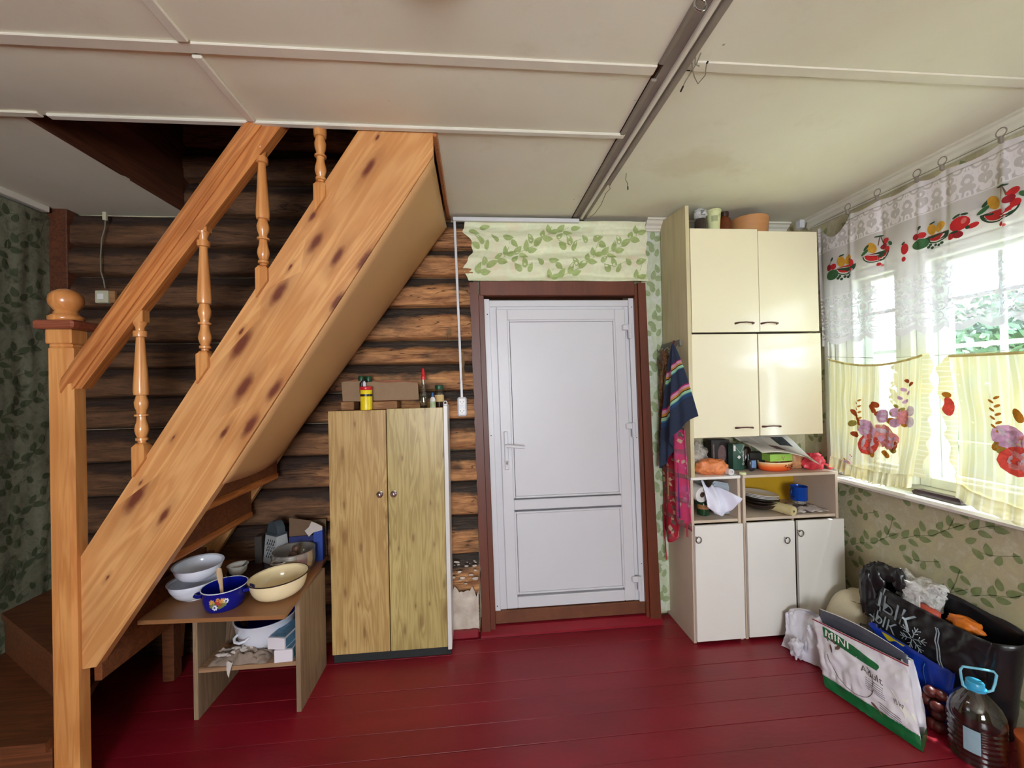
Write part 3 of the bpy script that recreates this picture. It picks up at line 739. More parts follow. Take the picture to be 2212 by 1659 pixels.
for x in (-1.243, -1.016, -.800, -.583, -.366):
    st_ = lambda X: .838+1.494*(X+1.471)
    b = MB(); r = .0215; z0 = st_(x-r)-.02; z1 = st_(x)+.088
    b.add([(x-r, 1.611, st_(x-r)-.001), (x-r, 1.654, st_(x-r)-.001), (x+r, 1.654, st_(x+r)-.001), (x+r, 1.611, st_(x+r)-.001),
           (x-r, 1.611, z1-.012), (x-r, 1.654, z1-.012), (x+r, 1.654, z1-.012), (x+r, 1.611, z1-.012),
           (x-r*.5, 1.622, z1+.003), (x-r*.5, 1.643, z1+.003), (x+r*.5, 1.643, z1+.003), (x+r*.5, 1.622, z1+.003)],
          [(0, 1, 2, 3), (0, 4, 5, 1), (1, 5, 6, 2), (2, 6, 7, 3), (3, 7, 4, 0), (4, 8, 9, 5), (5, 9, 10, 6), (6, 10, 11, 7), (7, 11, 8, 4), (8, 11, 10, 9)])
    b.lathe([(r_*1.06, z_*.452) for z_, r_ in bprof], 24, Tm((x, 1.6325, z1)))
    ze = z1+.452; b.box((x-r, 1.6125, ze-.004), (x+r, 1.6515, ze+.062), .004)
    b.build('baluster', m_pv, ST, world=True, smooth=40)

# ================================================================ WARDROBE
m_door = wood('yellow_wood_laminate', (210, 180, 122), (164, 126, 70), (118, 78, 40), 'Z', 0, 1.5, .35, .7, .5, .6, .03, kscale=14)
m_door2 = wood('greenish_wood_laminate', (204, 184, 124), (156, 132, 74), (116, 84, 46), 'Z', 0, 1.6, .35, .7, .5, .6, .03, kscale=13)
m_panelw = plain('white_laminate', (222, 220, 218), .35, .04, 5)
m_plinth = plain('black_plinth', (36, 40, 42), .6, .3, 12, bump=.4)
WD = thing('storage_cabinet', 'tall narrow two-door cabinet in pale wood laminate standing against the log wall', 'cabinet', (-.47, 2.33, 0))
bx('side_panel', (-.180, 2.236, .03), (-.158, 2.405, 1.352), m_panelw, WD)
bx('side_panel', (-.786, 2.256, .05), (-.768, 2.405, 1.335), m_door, WD)
bx('top_panel', (-.768, 2.256, 1.317), (-.181, 2.405, 1.335), m_door, WD); bx('back_panel', (-.768, 2.399, .05), (-.181, 2.405, 1.317), m_hard, WD)
bx('plinth', (-.780, 2.243, .0), (-.165, 2.40, .044), m_plinth, WD)
d1 = bx('door', (-.786, 2.238, .045), (-.4865, 2.2555, 1.338), m_door, WD); d2 = bx('door', (-.4820, 2.236, .045), (-.1815, 2.2535, 1.343), m_door2, WD)
for d_, x, y in ((d1, -.522, 2.238), (d2, -.449, 2.236)):
    MB().lathe([(.015, 0), (.016, .004), (.008, .007), (.008, .014), (.0155, .018), (.0165, .023), (.012, .027), (.007, .027), (.006, .030), (.002, .031)], 24, Tm((x, y, .889), (PI/2, 0, 0))).build('knob', m_chrome, d_, world=True, smooth=40)

ZC = 1.3385
m_card = plain('grey_brown_cardboard', (150, 124, 96), .85, .1, 30, bump=.2)
m_cardr = plain('reddish_cardboard_edge', (176, 112, 84), .85, .1, 30)
bxr = thing('cardboard_box', 'torn low brown cardboard box standing on timber blocks on top of the cabinet', 'box', (-.52, 2.33, ZC+.045))
mb = MB(); pl = [(-.728, 1.388), (-.632, 1.384), (-.622, 1.475), (-.616, 1.500), (-.66, 1.494), (-.70, 1.497), (-.733, 1.492)]
mb.prism(pl, 2.300, 2.304); mb.build('front_flap', m_card, bxr, world=True)
mb = MB(); mb.prism([(-.618, 1.388), (-.318, 1.388), (-.322, 1.480), (-.40, 1.488), (-.50, 1.484), (-.56, 1.492), (-.612, 1.488)], 2.302, 2.306); mb.prism([(-.362, 1.39), (-.358, 1.39), (-.360, 1.484), (-.364, 1.484)], 2.301, 2.3025); mb.build('front_flap', m_card, bxr, world=True)
mb = MB(); mb.box((-.728, 2.306, 1.386), (-.33, 2.395, 1.390)); mb.prism([(-.728, 1.39), (-.33, 1.39), (-.34, 1.485), (-.45, 1.502), (-.56, 1.497), (-.68, 1.508), (-.728, 1.50)], 2.390, 2.394); mb.box((-.728, 2.306, 1.39), (-.724, 2.392, 1.49)); mb.box((-.335, 2.308, 1.39), (-.331, 2.39, 1.47))
mb.build('tray', m_cardr, bxr, world=True)
m_block = wood('sawn_block', (176, 130, 84), (120, 76, 42), (70, 36, 18), 'X', 0, 1.3, .7, .8, .3)
for (a, b, h, lb) in ((-.735, -.665, .046, 'short sawn timber block left of the yellow canister on the cabinet'), (-.575, -.435, .044, 'longer sawn timber block with dark knot right of the yellow canister')):
    o = bx('timber_block', (a, 2.285, ZC), (b, 2.385, ZC+h), m_block, None, .004); setp(o, lb, 'wood block', 'timber blocks under the cardboard box')
m_yel = plain('yellow_plastic', (238, 214, 32), .3, .05); m_red = plain('red_plastic', (206, 34, 42), .3, .05); m_blk = plain('black_plastic', (24, 24, 26), .35, .1); m_grn = plain('dark_green_plastic', (16, 74, 44), .35, .1)
yc = thing('canister', 'yellow plastic canister with red lid and black band on the cabinet', 'canister', (-.592, 2.262, ZC))
MB().lathe([(.028, 0), (.031, .003), (.031, .112), (.029, .116), (.029, .120)], 28).build('body', m_yel, yc, smooth=40)
MB().lathe([(.0315, .074), (.0315, .086)], 28, cap0=False, cap1=False).build('band', m_blk, yc, smooth=40)
MB().lathe([(.0315, .108), (.0325, .110), (.0325, .124), (.031, .127), (.0, .1275)], 28, cap1=False).build('lid', m_red, yc, smooth=40)
pk = thing('peeler', 'small black and white gadget standing behind the yellow canister lid', 'gadget', (-.618, 2.288, 1.3865))
mb = MB(); mb.tube([(-.0, 0, 0), (-.006, 0, .05), (-.004, 0, .095), (.010, -.002, .115), (.020, -.002, .10)], [.006, .010, .012, .010, .006], 10); mb.build('handle', m_blk, pk, smooth=True)
mb = MB(); mb.blob((.012, -.008, .088), (.009, .006, .022), 12, 0); mb.build('blade_guard', m_white, pk, smooth=True)
m_clear = glass('bottle_glass', (222, 226, 214), .10, .05)
gb = thing('sauce_bottle', 'slim empty clear glass bottle with red spout cap on the cabinet', 'bottle', (-.290, 2.285, ZC))
MB().lathe([(.018, 0), (.021, .004), (.0215, .04), (.021, .07), (.017, .09), (.011, .115), (.0095, .15), (.0105, .165)], 24, cap1=False).build('glass', m_clear, gb, smooth=40)
MB().lathe([(.0175, .004), (.019, .006), (.019, .016), (.0, .016)], 20).build('dregs', plain('dark_dregs', (40, 34, 28), .4), gb, smooth=40)
MB().lathe([(.0125, .158), (.013, .176), (.0095, .180), (.009, .195), (.006, .215), (.003, .222)], 20).build('spout_cap', m_red, gb, smooth=40)
gl_ = thing('glue_bottle', 'small white squeeze bottle with blue nozzle beside the green-lidded jar', 'bottle', (-.238, 2.262, ZC))
MB().lathe([(.014, 0), (.0155, .003), (.0155, .045), (.011, .058), (.007, .062)], 20).build('body', m_panelw, gl_, smooth=40)
MB().lathe([(.0158, .008), (.0158, .038)], 20, cap0=False, cap1=False).build('label', plain('pale_green_label', (176, 196, 150), .5, .3, 60), gl_, smooth=40)
MB().lathe([(.0065, .061), (.0055, .068), (.003, .085), (.001, .087)], 16).build('nozzle', plain('blue_nozzle', (60, 120, 190), .4), gl_, smooth=40)
m_lab = plain('cream_jar_label', (222, 190, 130), .6, .25, 60); m_jam = plain('dark_preserve', (52, 20, 24), .3, .3)
jr = thing('jar', 'glass jar with green lid and cream label at the right end of the cabinet', 'jar', (-.208, 2.330, ZC))
MB().lathe([(.024, 0), (.0265, .004), (.0265, .075), (.024, .09), (.020, .098), (.020, .104)], 24, cap1=False).build('glass', m_clear, jr, smooth=40)
MB().lathe([(.0245, .004), (.0255, .03), (.0, .03)], 24).build('preserve', m_jam, jr, smooth=40)
MB().lathe([(.0268, .034), (.0268, .072)], 24, cap0=False, cap1=False).build('label', m_lab, jr, smooth=40)
MB().lathe([(.0225, .102), (.0235, .106), (.0235, .123), (.022, .127), (.0, .1275)], 24, cap1=False).build('lid', m_grn, jr, smooth=40)
for x, h, lb in ((-.640, .115, 'left one of two green-lidded jars inside the cardboard box'), (-.602, .113, 'right one of two green-lidded jars inside the cardboard box, against the yellow canister')):
    j = thing('jar', lb, 'jar', (x, 2.352, 1.391), group='green-lidded jars in the cardboard box')
    MB().lathe([(.016, 0), (.018, .004), (.018, h-.02), (.014, h-.008)], 20, cap1=False).build('glass', m_clear, j, smooth=40)
    MB().lathe([(.0165, h-.012), (.0175, h-.008), (.0175, h+.016), (.016, h+.019), (.0, h+.0195)], 20, cap1=False).build('lid', m_grn, j, smooth=40)
cp_ = thing('clip', 'small white clip hooked on the right top corner of the cabinet', 'clip', (-.170, 2.25, 1.3525))
mb = MB(); mb.tube([(-.008, 0, 0), (-.008, 0, .016), (-.003, 0, .024), (.005, 0, .024), (.010, 0, .016), (.010, 0, .002)], .003, 8); mb.box((-.006, -.002, 0), (.008, .006, .010), .001); mb.build('loop', m_white, cp_, smooth=30)

# ================================================================ WALL FITTINGS
SK = thing('wall_socket', 'white double wall socket on the logs between cabinet and door', 'socket', (-.083, 2.405, 1.337))
MB().box((-.027, -.018, -.056), (.027, .016, .056), .008).build('plate', m_white, SK)
for z in (.026, -.026):
    s_ = MB(); s_.lathe([(.0205, 0), (.0205, .0035), (.0185, .0035), (.0175, .0008), (.0, .0008)], 24, Tm((0, -.018, z), (PI/2, 0, 0)), cap0=False, cap1=False); F_ = s_.build('socket_face', m_panelw, SK, smooth=40)
    s_ = MB()
    for x in (-.0095, .0095): s_.blob((x, -.0190, z+.002), (.0028, .001, .0028), 8, 0)
    s_.blob((0, -.0190, z-.009), (.0024, .001, .0024), 8, 0); s_.build('pin_holes', m_blk, F_)
cv = setp(MB().box((-.112, 2.392, 1.39), (-.098, 2.408, 2.425), .002, fn=lambda X, Y, Z: (X+(2.425-Z)*.021+.000, Y, Z)).build('cable_conduit', m_white, world=True), 'thin white vertical cable conduit rising from the double socket', 'conduit')
setp(bx('cable_conduit', (-.115, 2.392, 2.427), (.64, 2.41, 2.450), m_white), 'thin white horizontal cable conduit under the ceiling above the door paper', 'conduit')
SWt = thing('light_switch', 'small square pale switch on the dark logs under the stairs', 'switch', (-2.012, 2.405, 1.984))
m_ivory = plain('aged_ivory_plastic', (196, 192, 164), .4, .1)
MB().box((-.036, -.014, -.034), (.030, .016, .034), .003).build('plate', m_ivory, SWt); MB().box((-.020, -.020, -.018), (.012, -.014, .018), .003).build('rocker', m_panelw, SWt)
MB().box((.030, -.006, -.034), (.058, .012, .034), .002).build('backing_block', m_block, SWt)
m_wire = plain('grey_cable', (128, 122, 104), .6)
pts = [(-1.990, 2.395, 2.43), (-1.992, 2.393, 2.36), (-2.006, 2.39, 2.30), (-2.014, 2.39, 2.20), (-2.014, 2.39, 2.12), (-2.000, 2.39, 2.07), (-1.998, 2.395, 2.03)]
sc_ = thing('cable', 'thin twisted grey cable hanging from the ceiling to the switch on the dark logs', 'cable', (-2.0, 2.395, 2.03))
MB().tube(pts, .0032, 6).build('wire', m_wire, sc_, world=True, smooth=True); bx('cable_clip', (-2.0, 2.385, 2.40), (-1.982, 2.40, 2.445), m_ivory, sc_)
m_tow = plain('hemp_tow', (150, 120, 84), .95, .3, 40)
def tow(x, y, z, L, lb, sd):
    r_ = random.Random(sd); mb = MB()
    for k in range(16):
        a = [Vector((x+r_.uniform(-.004, .004), y-.004, z))]
        for q in range(6): a.append(a[-1]+Vector((r_.uniform(-.009, .006), r_.uniform(-.003, .002), -L/6*r_.uniform(.6, 1.2))))
        mb.tube(a, [.0016, .0016, .0014, .0012, .001, .0006, .0004], 5)
    setp(mb.build('tow_wisp', m_tow, world=True), lb, 'fibre wisp', 'wisps of tow between the logs')
tow(-.075, 2.40, 1.655, .20, 'long wisp of tow hanging from the logs beside the conduit above the socket', 3)
tow(-.150, 2.40, 1.80, .07, 'short wisp of tow on the logs left of the conduit', 8)
# loose wires and the lamp on the ceiling
def wires(name, lb, strands, r=.0018, tip=None):
    t_ = thing(name, lb, 'wire', strands[0][0])
    mb = MB()
    for s_ in strands: mb.tube(s_, r, 6)
    mb.build('strand', m_wire, t_, world=True, smooth=True)
    if tip:
        mb = MB()
        for a, b in tip: mb.tube([a, b], r*1.7, 6)
        mb.build('taped_end', m_blk, t_, world=True)
wires('loose_wire', 'tangle of bare wire ends sticking from the ceiling right of the dusty duct', [[(.705, 1.23, H-.004), (.70, 1.22, 2.44), (.715, 1.235, 2.425), (.735, 1.25, 2.415), (.742, 1.22, 2.42), (.735, 1.20, 2.44)], [(.712, 1.19, H-.004), (.710, 1.21, 2.45), (.695, 1.25, 2.425), (.690, 1.27, 2.41)], [(.700, 1.20, H-.004), (.706, 1.215, 2.45), (.718, 1.21, 2.44)]], tip=[((.735, 1.20, 2.44), (.738, 1.195, 2.445)), ((.692, 1.262, 2.415), (.689, 1.275, 2.405))])
wires('loose_wire', 'short bent wire end poking from the ceiling above the door', [[(.745, 1.90, H-.003), (.752, 1.93, 2.45), (.768, 1.95, 2.445), (.776, 1.965, 2.432)]], tip=[((.775, 1.963, 2.435), (.780, 1.975, 2.424))])
wires('loose_wire', 'long sagging wire from the end of the duct to the wallpaper above the door', [[(.700, 1.96, H-.006), (.694, 2.0, 2.452), (.705, 2.02, 2.45), (.695, 2.06, 2.445), (.70, 2.16, 2.43), (.695, 2.26, 2.425), (.68, 2.34, 2.43), (.655, 2.385, 2.44), (.64, 2.40, 2.452)]])
lp = thing('ceiling_lamp', 'round white ceiling lamp at the top edge of the view', 'lamp', (-.098, .888, H-.003))
MB().lathe([(.095, 0), (.104, -.008), (.108, -.022), (.10, -.036), (.07, -.046), (.03, -.050), (.002, -.051)], 40).build('lamp_shade', plain('opal_lamp_shade', (240, 240, 236), .3), lp, smooth=60)
hk = thing('ceiling_hook', 'small metal ring hook in the ceiling beside the dusty duct', 'hook', (.60, 1.0, H-.003))
MB().tube([(0, 0, 0), (0, 0, -.022)]+[(.016*math.sin(a), 0, -.038+.016*math.cos(a)) for a in [k*.42 for k in range(14)]], .003, 8).build('ring', m_chrome, hk, smooth=True)
# ================================================================ LOW TABLE UNDER THE STAIRS
m_chip = plain('tabletop_brown_laminate', (150, 104, 66), .35, .12, 5, bump=.08)
m_chipedge = wood('oak_look_board', (160, 136, 108), (122, 98, 74), axis='Z', scale=1.6, rough=.55, gr=.5)
m_shelf = wood('oak_look_shelf', (166, 130, 98), (126, 92, 66), axis='X', scale=1.6, rough=.55, gr=.5)
TZ = .531
TB = thing('low_table', 'low makeshift table of brown boards holding bowls and pots beside the stairs', 'table', (-1.05, 2.09, 0))
tt = MB().prism([(-1.388, 1.785), (-.800, 1.752), (-.838, 2.34), (-1.42, 2.36)], .514, TZ, 'Z').build('tabletop', m_chip, TB, world=True)
bx('side_panel', (-1.275, 1.93, 0), (-1.255, 2.235, .513), m_chipedge, TB, .001); bx('side_panel', (-.836, 1.925, 0), (-.815, 2.235, .513), m_chipedge, TB, .001)
bx('shelf', (-1.254, 1.932, .205), (-.837, 2.235, .225), m_shelf, TB, .001)
m_enw = plain('white_enamel', (224, 228, 240), .14, .03, 4, bump=.02); m_chinaw = plain('white_china', (232, 230, 226), .18, .03, 4, bump=.02)
m_enb = plain('cobalt_enamel', (12, 22, 128), .12, .1, 4, bump=.02); m_cream = plain('cream_enamel', (238, 220, 178), .14, .03, 4, bump=.02)
m_brim = plain('dark_brown_rim', (50, 34, 26), .25); m_steel = plain('stainless_steel', (196, 192, 186), .22, .05, 5, metal=.75, bump=.02)
def bowl_prof(R, h, foot, t=.0025, flare=.006, curve=.55):
    out = [(foot, 0), (foot, .004)]
    for k in range(1, 11):
        a = k/10; out.append((foot+(R-foot-flare)*math.sin(a*PI/2)**curve*1.0, .004+(h-.008)*a**1.35))
    out += [(R, h-.002), (R, h), (R-t, h)]
    for k in range(10, 0, -1):
        a = k/10; out.append((max(.003, foot+(R-foot-flare)*math.sin(a*PI/2)**curve-t), .004+t+(h-.008-t)*a**1.35))
    out.append((.0015, .006)); return out
def bowl(label, cat, loc, R, h, foot, m, name='bowl', rot=None, group=None, rimm=None, curve=.55):
    t_ = thing(name, label, cat, loc, rot=rot, group=group)
    MB().lathe(bowl_prof(R, h, foot, curve=curve), 44, cap1=False).build('body', m, t_, smooth=50)
    if rimm:
        MB().tube([((R+.0003)*math.cos(a), (R+.0003)*math.sin(a), h-.001) for a in [k*2*PI/44 for k in range(45)]], .0026, 8, cap=False).build('rim', rimm, t_, smooth=True)
    return t_
bowl('white enamel bowl under another bowl at the left of the low table', 'bowl', (-1.280, 1.965, TZ), .098, .070, .045, m_enw, group='stacked white bowls on the low table', curve=.8)
bowl('slightly wider white bowl nested in the middle of the stack of three', 'bowl', (-1.283, 1.962, TZ+.014), .101, .066, .048, m_enw, group='stacked white bowls on the low table', curve=.8)
bowl('tilted shiny white bowl topmost of the stack on the low table', 'bowl', (-1.268, 1.965, TZ+.083), .097, .068, .040, m_enw, group='stacked white bowls on the low table', rot=(.05, .04, 0), curve=.75)
CRB = bowl('cream enamel bowl with dark brown rim on the low table', 'bowl', (-.905, 1.935, TZ), .122, .088, .060, m_cream, rimm=m_brim, rot=(.0, -.035, 0), curve=.5)
pot = thing('saucepan', 'dark blue enamel pot with painted flowers and a wooden spoon inside', 'pot', (-1.098, 1.865, TZ)); NPOT = len(C.objects)
R_ = .098; h_ = .088
MB().lathe([(.074, 0), (.080, .003), (.088, .022), (.093, .045), (.093, .066), (.096, h_-.003), (R_, h_-.001), (R_, h_), (.094, h_), (.090, .064), (.089, .045), (.084, .022), (.076, .006), (.002, .005)], 48, cap1=False).build('body', m_enb, pot, smooth=50)
MB().tube([(R_*math.cos(a), R_*math.sin(a), h_-.0005) for a in [k*2*PI/48 for k in range(49)]], .0020, 8, cap=False).build('rim', m_enw, pot, smooth=True)
for sg, an in ((1, 3.35), (-1, .21)):
    c_ = Vector((math.cos(an), math.sin(an), 0)); s_ = Vector((-c_.y, c_.x, 0))
    MB().tube([c_*.088+s_*.028+Vector((0, 0, .062)), c_*.108+s_*.024+Vector((0, 0, .062)), c_*.124+s_*.010+Vector((0, 0, .061)), c_*.126-s_*.004+Vector((0, 0, .061)), c_*.108-s_*.024+Vector((0, 0, .062)), c_*.088-s_*.028+Vector((0, 0, .062))], .008, 10).build('handle', m_enb, pot, smooth=True)
def on_pot(a, z, r): return Vector((r*math.cos(a), r*math.sin(a), z))
FL = {'w': plain('painted_white', (232, 236, 244), .3), 'r': plain('painted_rust_red', (176, 60, 44), .3), 'o': plain('painted_ochre', (206, 160, 84), .3), 'g': plain('painted_olive', (110, 124, 66), .3), 'd': plain('painted_dark_blue', (40, 60, 120), .3)}
def flower(par, a, z, rp, R, m, name='painted_flower', n=7, core=None):
    rr = lambda q: .0938 if q > .045 else .088+(q-.022)*.22
    for mm, k0, off in ((m, 1.0, .0012), (core, .38, .0020)):
        if not mm: continue
        mb = MB(); b = 0; vs = [on_pot(a, z, rr(z)+off)]
        N = n*6
        for k in range(N):
            t_ = k/N*2*PI; q = R*k0*(1+(.16*math.cos(n*t_) if k0 == 1.0 else 0)); zz = z+q*math.sin(t_)
            vs.append(on_pot(a+q*math.cos(t_)/.093, zz, rr(zz)+off))
        mb.add(vs, [(0, 1+k, 1+(k+1) % N) for k in range(N)]).build(name, mm, par)
BA = -1.35
flower(pot, BA-.16, .030, 0, .012, FL['w'], core=FL['d']); flower(pot, BA+.36, .052, 0, .010, FL['w'], core=FL['d'])
for a, z, R, c_ in ((-.27, .052, .012, 'o'), (-.18, .045, .007, 'g'), (.02, .052, .013, 'r'), (.10, .042, .010, 'r'), (.20, .055, .011, 'o'), (.16, .034, .009, 'g'), (.28, .040, .010, 'g'), (-.32, .036, .008, 'g'), (.06, .030, .008, 'g'), (.0, .062, .007, 'o')): flower(pot, BA+a, z, 0, R, FL[c_])
pot.scale = (.86, .86, 1.0)
sp = thing('wooden_spoon', 'pale wooden spoon standing in the blue pot', 'spoon', (-1.100, 1.855, TZ+.008))
m_spoon = wood('pale_spoon_wood', (206, 178, 146), (180, 148, 112), axis='Z', rough=.6)
mb = MB(); mb.tube([(.028, -.04, .004), (.012, -.025, .05), (-.002, -.008, .09), (-.012, .000, .125), (-.016, .002, .150), (-.018, .003, .158)], [.006, .0055, .007, .011, .010, .004], 12, sq=.45); mb.build('stick', m_spoon, sp, smooth=True)
cup = bowl('small white cup bowl with a dark spoon handle on the low table', 'cup', (-1.205, 2.155, TZ+.012), .047, .045, .026, m_chinaw, name='cup')
MB().tube([(.0, -.01, .008), (.03, .018, .046), (.036, .022, .052)], .003, 8).build('spoon_handle', m_blk, cup, smooth=True)
dp = thing('serving_plate', 'dark brown plate with pale edge behind the small white cup', 'plate', (-1.155, 2.205, TZ))
MB().lathe([(.07, 0), (.075, .002), (.112, .010), (.118, .012), (.118, .0145), (.075, .006), (.002, .005)], 44, cap1=False).build('body', plain('dark_brown_glaze', (62, 32, 22), .2, .2), dp, smooth=50)
MB().tube([(.118*math.cos(a), .118*math.sin(a), .013) for a in [k*2*PI/44 for k in range(45)]], .0016, 6, cap=False).build('rim', m_cream, dp, smooth=True)
stp = thing('saucepan', 'shiny stainless steel saucepan with loop handles behind the cream bowl', 'pot', (-.950, 2.185, TZ)); stp.scale = (.93, .93, 1.04)
MB().lathe([(.080, 0), (.090, .004), (.106, .030), (.110, .055), (.108, .080), (.106, .098), (.110, .102), (.110, .104), (.104, .102), (.105, .080), (.106, .055), (.10, .030), (.085, .008), (.002, .006)], 48, cap1=False).build('body', m_steel, stp, smooth=50)
for an in (-1.85, 1.2):
    c_ = Vector((math.cos(an), math.sin(an), 0)); s_ = Vector((-c_.y, c_.x, 0)); z = Vector((0, 0, .080))
    MB().tube([c_*.105+s_*.035+z, c_*.125+s_*.034+z, c_*.142+s_*.016+z, c_*.142-s_*.016+z, c_*.125-s_*.034+z, c_*.105-s_*.035+z], .0045, 10).build('handle', m_steel, stp, smooth=True)
ld = thing('ladle', 'brown wooden ladle resting inside the steel saucepan', 'ladle', (-.955, 2.185, TZ+.012))
m_bw = plain('brown_bakelite', (84, 56, 42), .5, .2); mb = MB(); mb.blob((0, 0, .05), (.026, .018, .036), 14, .1, 2, 2); mb.blob((.014, .004, .095), (.019, .012, .020), 12, .05); mb.tube([(0, 0, .03), (.014, .004, .09)], .008, 8); mb.build('bowl_and_stem', m_bw, ld, smooth=True)
kn = thing('spoon', 'small metal spoon tip showing inside the steel saucepan', 'spoon', (-.91, 2.19, TZ+.02))
MB().tube([(0, 0, 0), (.004, 0, .04), (.008, .0, .065), (.010, 0, .082)], [.004, .009, .010, .003], 10, sq=.3).build('spoon_bowl', m_steel, kn, smooth=True)
# box grater
GR = thing('box_grater', 'metal box grater with dark arched handle at the back of the low table', 'grater', (-1.085, 2.295, TZ), rz=-.55)
m_tin = plain('tinned_sheet', (196, 198, 200), .35, .08, 6, metal=.35, bump=.1); m_hole = plain('grater_hole', (16, 16, 18), .8); m_gh = plain('dark_grey_handle', (66, 76, 84), .4, .15)
mb = MB(); a, b_, h2 = .056, .040, .155
mb.add([(-a, -b_, 0), (a, -b_, 0), (a, b_, 0), (-a, b_, 0), (-a*.82, -b_*.72, h2), (a*.82, -b_*.72, h2), (a*.82, b_*.72, h2), (-a*.82, b_*.72, h2)], [(0, 1, 5, 4), (1, 2, 6, 5), (2, 3, 7, 6), (3, 0, 4, 7), (4, 5, 6, 7)])
mb.build('body', m_tin, GR); mb = MB(); mb.box((-a*.86, -b_*.78, h2-.004), (a*.86, b_*.78, h2+.008), .003); mb.build('collar', m_gh, GR)
mb = MB(); N = 14
pts_ = [(-a*.78*math.cos(k*PI/N), h2+.006+.066*math.sin(k*PI/N)) for k in range(N+1)]
mb.prism(pts_, -.022, .022); mb.build('handle', m_gh, GR, smooth=40)
mb = MB()
for r in range(6):
    for c_ in range(4):
        x = -.026+c_*.0165+(.008 if r % 2 else 0); z = .046+r*.0165; y = -b_+(b_*.28)*(z/h2)-.0012
        mb.blob((x, y, z), (.0030, .0016, .0055), 8, 0)
        mb.box((x-.003, y-.0035, z-.007), (x+.003, y, z-.0045), 0)
mb.build('grating_teeth', m_hole, GR, kind='stuff')
# boxes at the back
bb = thing('carton', 'open blue and brown carton standing at the back corner of the low table', 'box', (-.905, 2.325, TZ), rz=.1)
m_blu = plain('blue_card', (32, 68, 158), .5, .15, 10); m_bcard = plain('brown_card', (108, 84, 64), .85, .15, 20); m_tear = plain('torn_white_card', (196, 186, 180), .8, .15, 20)
mb = MB(); mb.box((.012, -.045, 0), (.058, .0, .165), .001); mb.build('side', m_blu, bb)
mb = MB(); mb.box((-.115, -.028, 0), (.012, -.022, .135)); mb.build('front', plain('navy_card', (16, 28, 92), .5, .15), bb)
mb = MB(); mb.prism([(.012, .155), (.058, .165), (.058, .185), (.025, .205), (.005, .215), (-.01, .185), (-.03, .168), (-.01, .135)], -.047, -.043); mb.build('torn_flap', m_tear, bb)
mb = MB(); mb.prism([(-.115, .12), (-.01, .13), (-.002, .21), (-.115, .235)], -.018, -.014); mb.box((-.115, .03, 0), (.058, .034, .20)); mb.box((-.115, -.02, 0), (-.111, .03, .19)); mb.build('back_flap', m_bcard, bb)
bk = thing('tin_sheet_box', 'dark grey narrow box behind the grater on the low table', 'box', (-1.155, 2.30, TZ), rz=.05)
MB().box((-.035, -.02, 0), (.0, .04, .148), .002).build('body', plain('dark_grey_box', (62, 54, 50), .5, .2), bk)
# under the tabletop
SZ = .2255
sack = thing('paper_bag', 'folded brown paper bag standing at the left end of the low shelf', 'bag', (-1.20, 2.14, SZ))
mb = MB(); mb.grid(lambda u, v_: (-.045+.10*u+.012*math.sin(v_*2), -.03+.012*math.sin(u*16)+.01*nz(u*4, v_*4, 1), .235*v_), 24, 12); mb.grid(lambda u, v_: (-.045+.10*u, .045+.012*math.sin(u*14+1), .25*v_), 24, 12); mb.uv = {}
mb.build('paper', m_bcard, sack, smooth='all', solid=.002)
wp = thing('cooking_pot', 'white enamel pot with blue inside and side handle on the low shelf', 'pot', (-1.045, 2.095, SZ+.012))
MB().lathe([(.075, 0), (.088, .004), (.108, .028), (.124, .075), (.132, .125), (.136, .128), (.136, .131), (.130, .131)], 44, cap1=False).build('body', m_enw, wp, smooth=50)
MB().lathe([(.1315, .1315), (.120, .075), (.10, .028), (.07, .010), (.002, .009)], 44, cap0=False, cap1=False).build('lining', m_enb, wp, smooth=50)
an = -1.95; c_ = Vector((math.cos(an), math.sin(an), 0)); s_ = Vector((-c_.y, c_.x, 0)); z = Vector((0, 0, .088))
MB().tube([c_*.122+s_*.036+z, c_*.140+s_*.034+z-Vector((0, 0, .006)), c_*.152+s_*.014+z-Vector((0, 0, .012)), c_*.152-s_*.014+z-Vector((0, 0, .012)), c_*.140-s_*.034+z-Vector((0, 0, .006)), c_*.122-s_*.036+z], .006, 10).build('handle', m_enw, wp, smooth=True)
m_bxw = plain('white_carton', (224, 218, 226), .5, .04); m_bxb = plain('pale_blue_carton_print', (100, 150, 184), .5, .45, 40)
for lb, loc, rz, (sx, sy, sz) in (('lower of two small white cartons on the low shelf', (-.895, 1.990, SZ), .05, (.078, .12, .055)), ('upper white and blue carton lying across the lower one on the low shelf', (-.912, 2.010, SZ+.0556), -.18, (.082, .15, .052))):
    o = thing('carton', lb, 'box', loc, rz=rz, group='small cartons on the low shelf')
    MB().box((-sx/2, -sy/2, 0), (sx/2, sy/2, sz), .001).build('body', m_bxw, o); mb = MB(); mb.box((-sx/2+.004, -sy/2+.01, sz), (sx/2-.004, sy/2-.004, sz+.0006)); mb.box((sx/2, -sy/2+.01, .006), (sx/2+.0006, sy/2-.004, sz-.006)); mb.build('printed_side', m_bxb, o)
rg = thing('rag_heap', 'crumpled grey-beige rag and newspaper scraps on the low shelf', 'rag', (-1.09, 1.985, SZ))
m_rag = plain('dirty_rag', (150, 132, 118), .9, .35, 18, bump=.6, bsc=70)
mb = MB()
mb.grid(lambda u, v_: (-.13+.255*u, -.052+.105*v_+.01*nz(u*5, v_*3, 3), .002+max(0, math.sin(PI*u)**.5*math.sin(PI*v_)**.5)*(.030+.024*nz(u*9, v_*7, 4)+.014*abs(math.sin(u*18+v_*9)))), 46, 24); mb.uv = {}
mb.build('cloth', m_rag, rg, smooth='all')
mb = MB(); rn3 = random.Random(11)
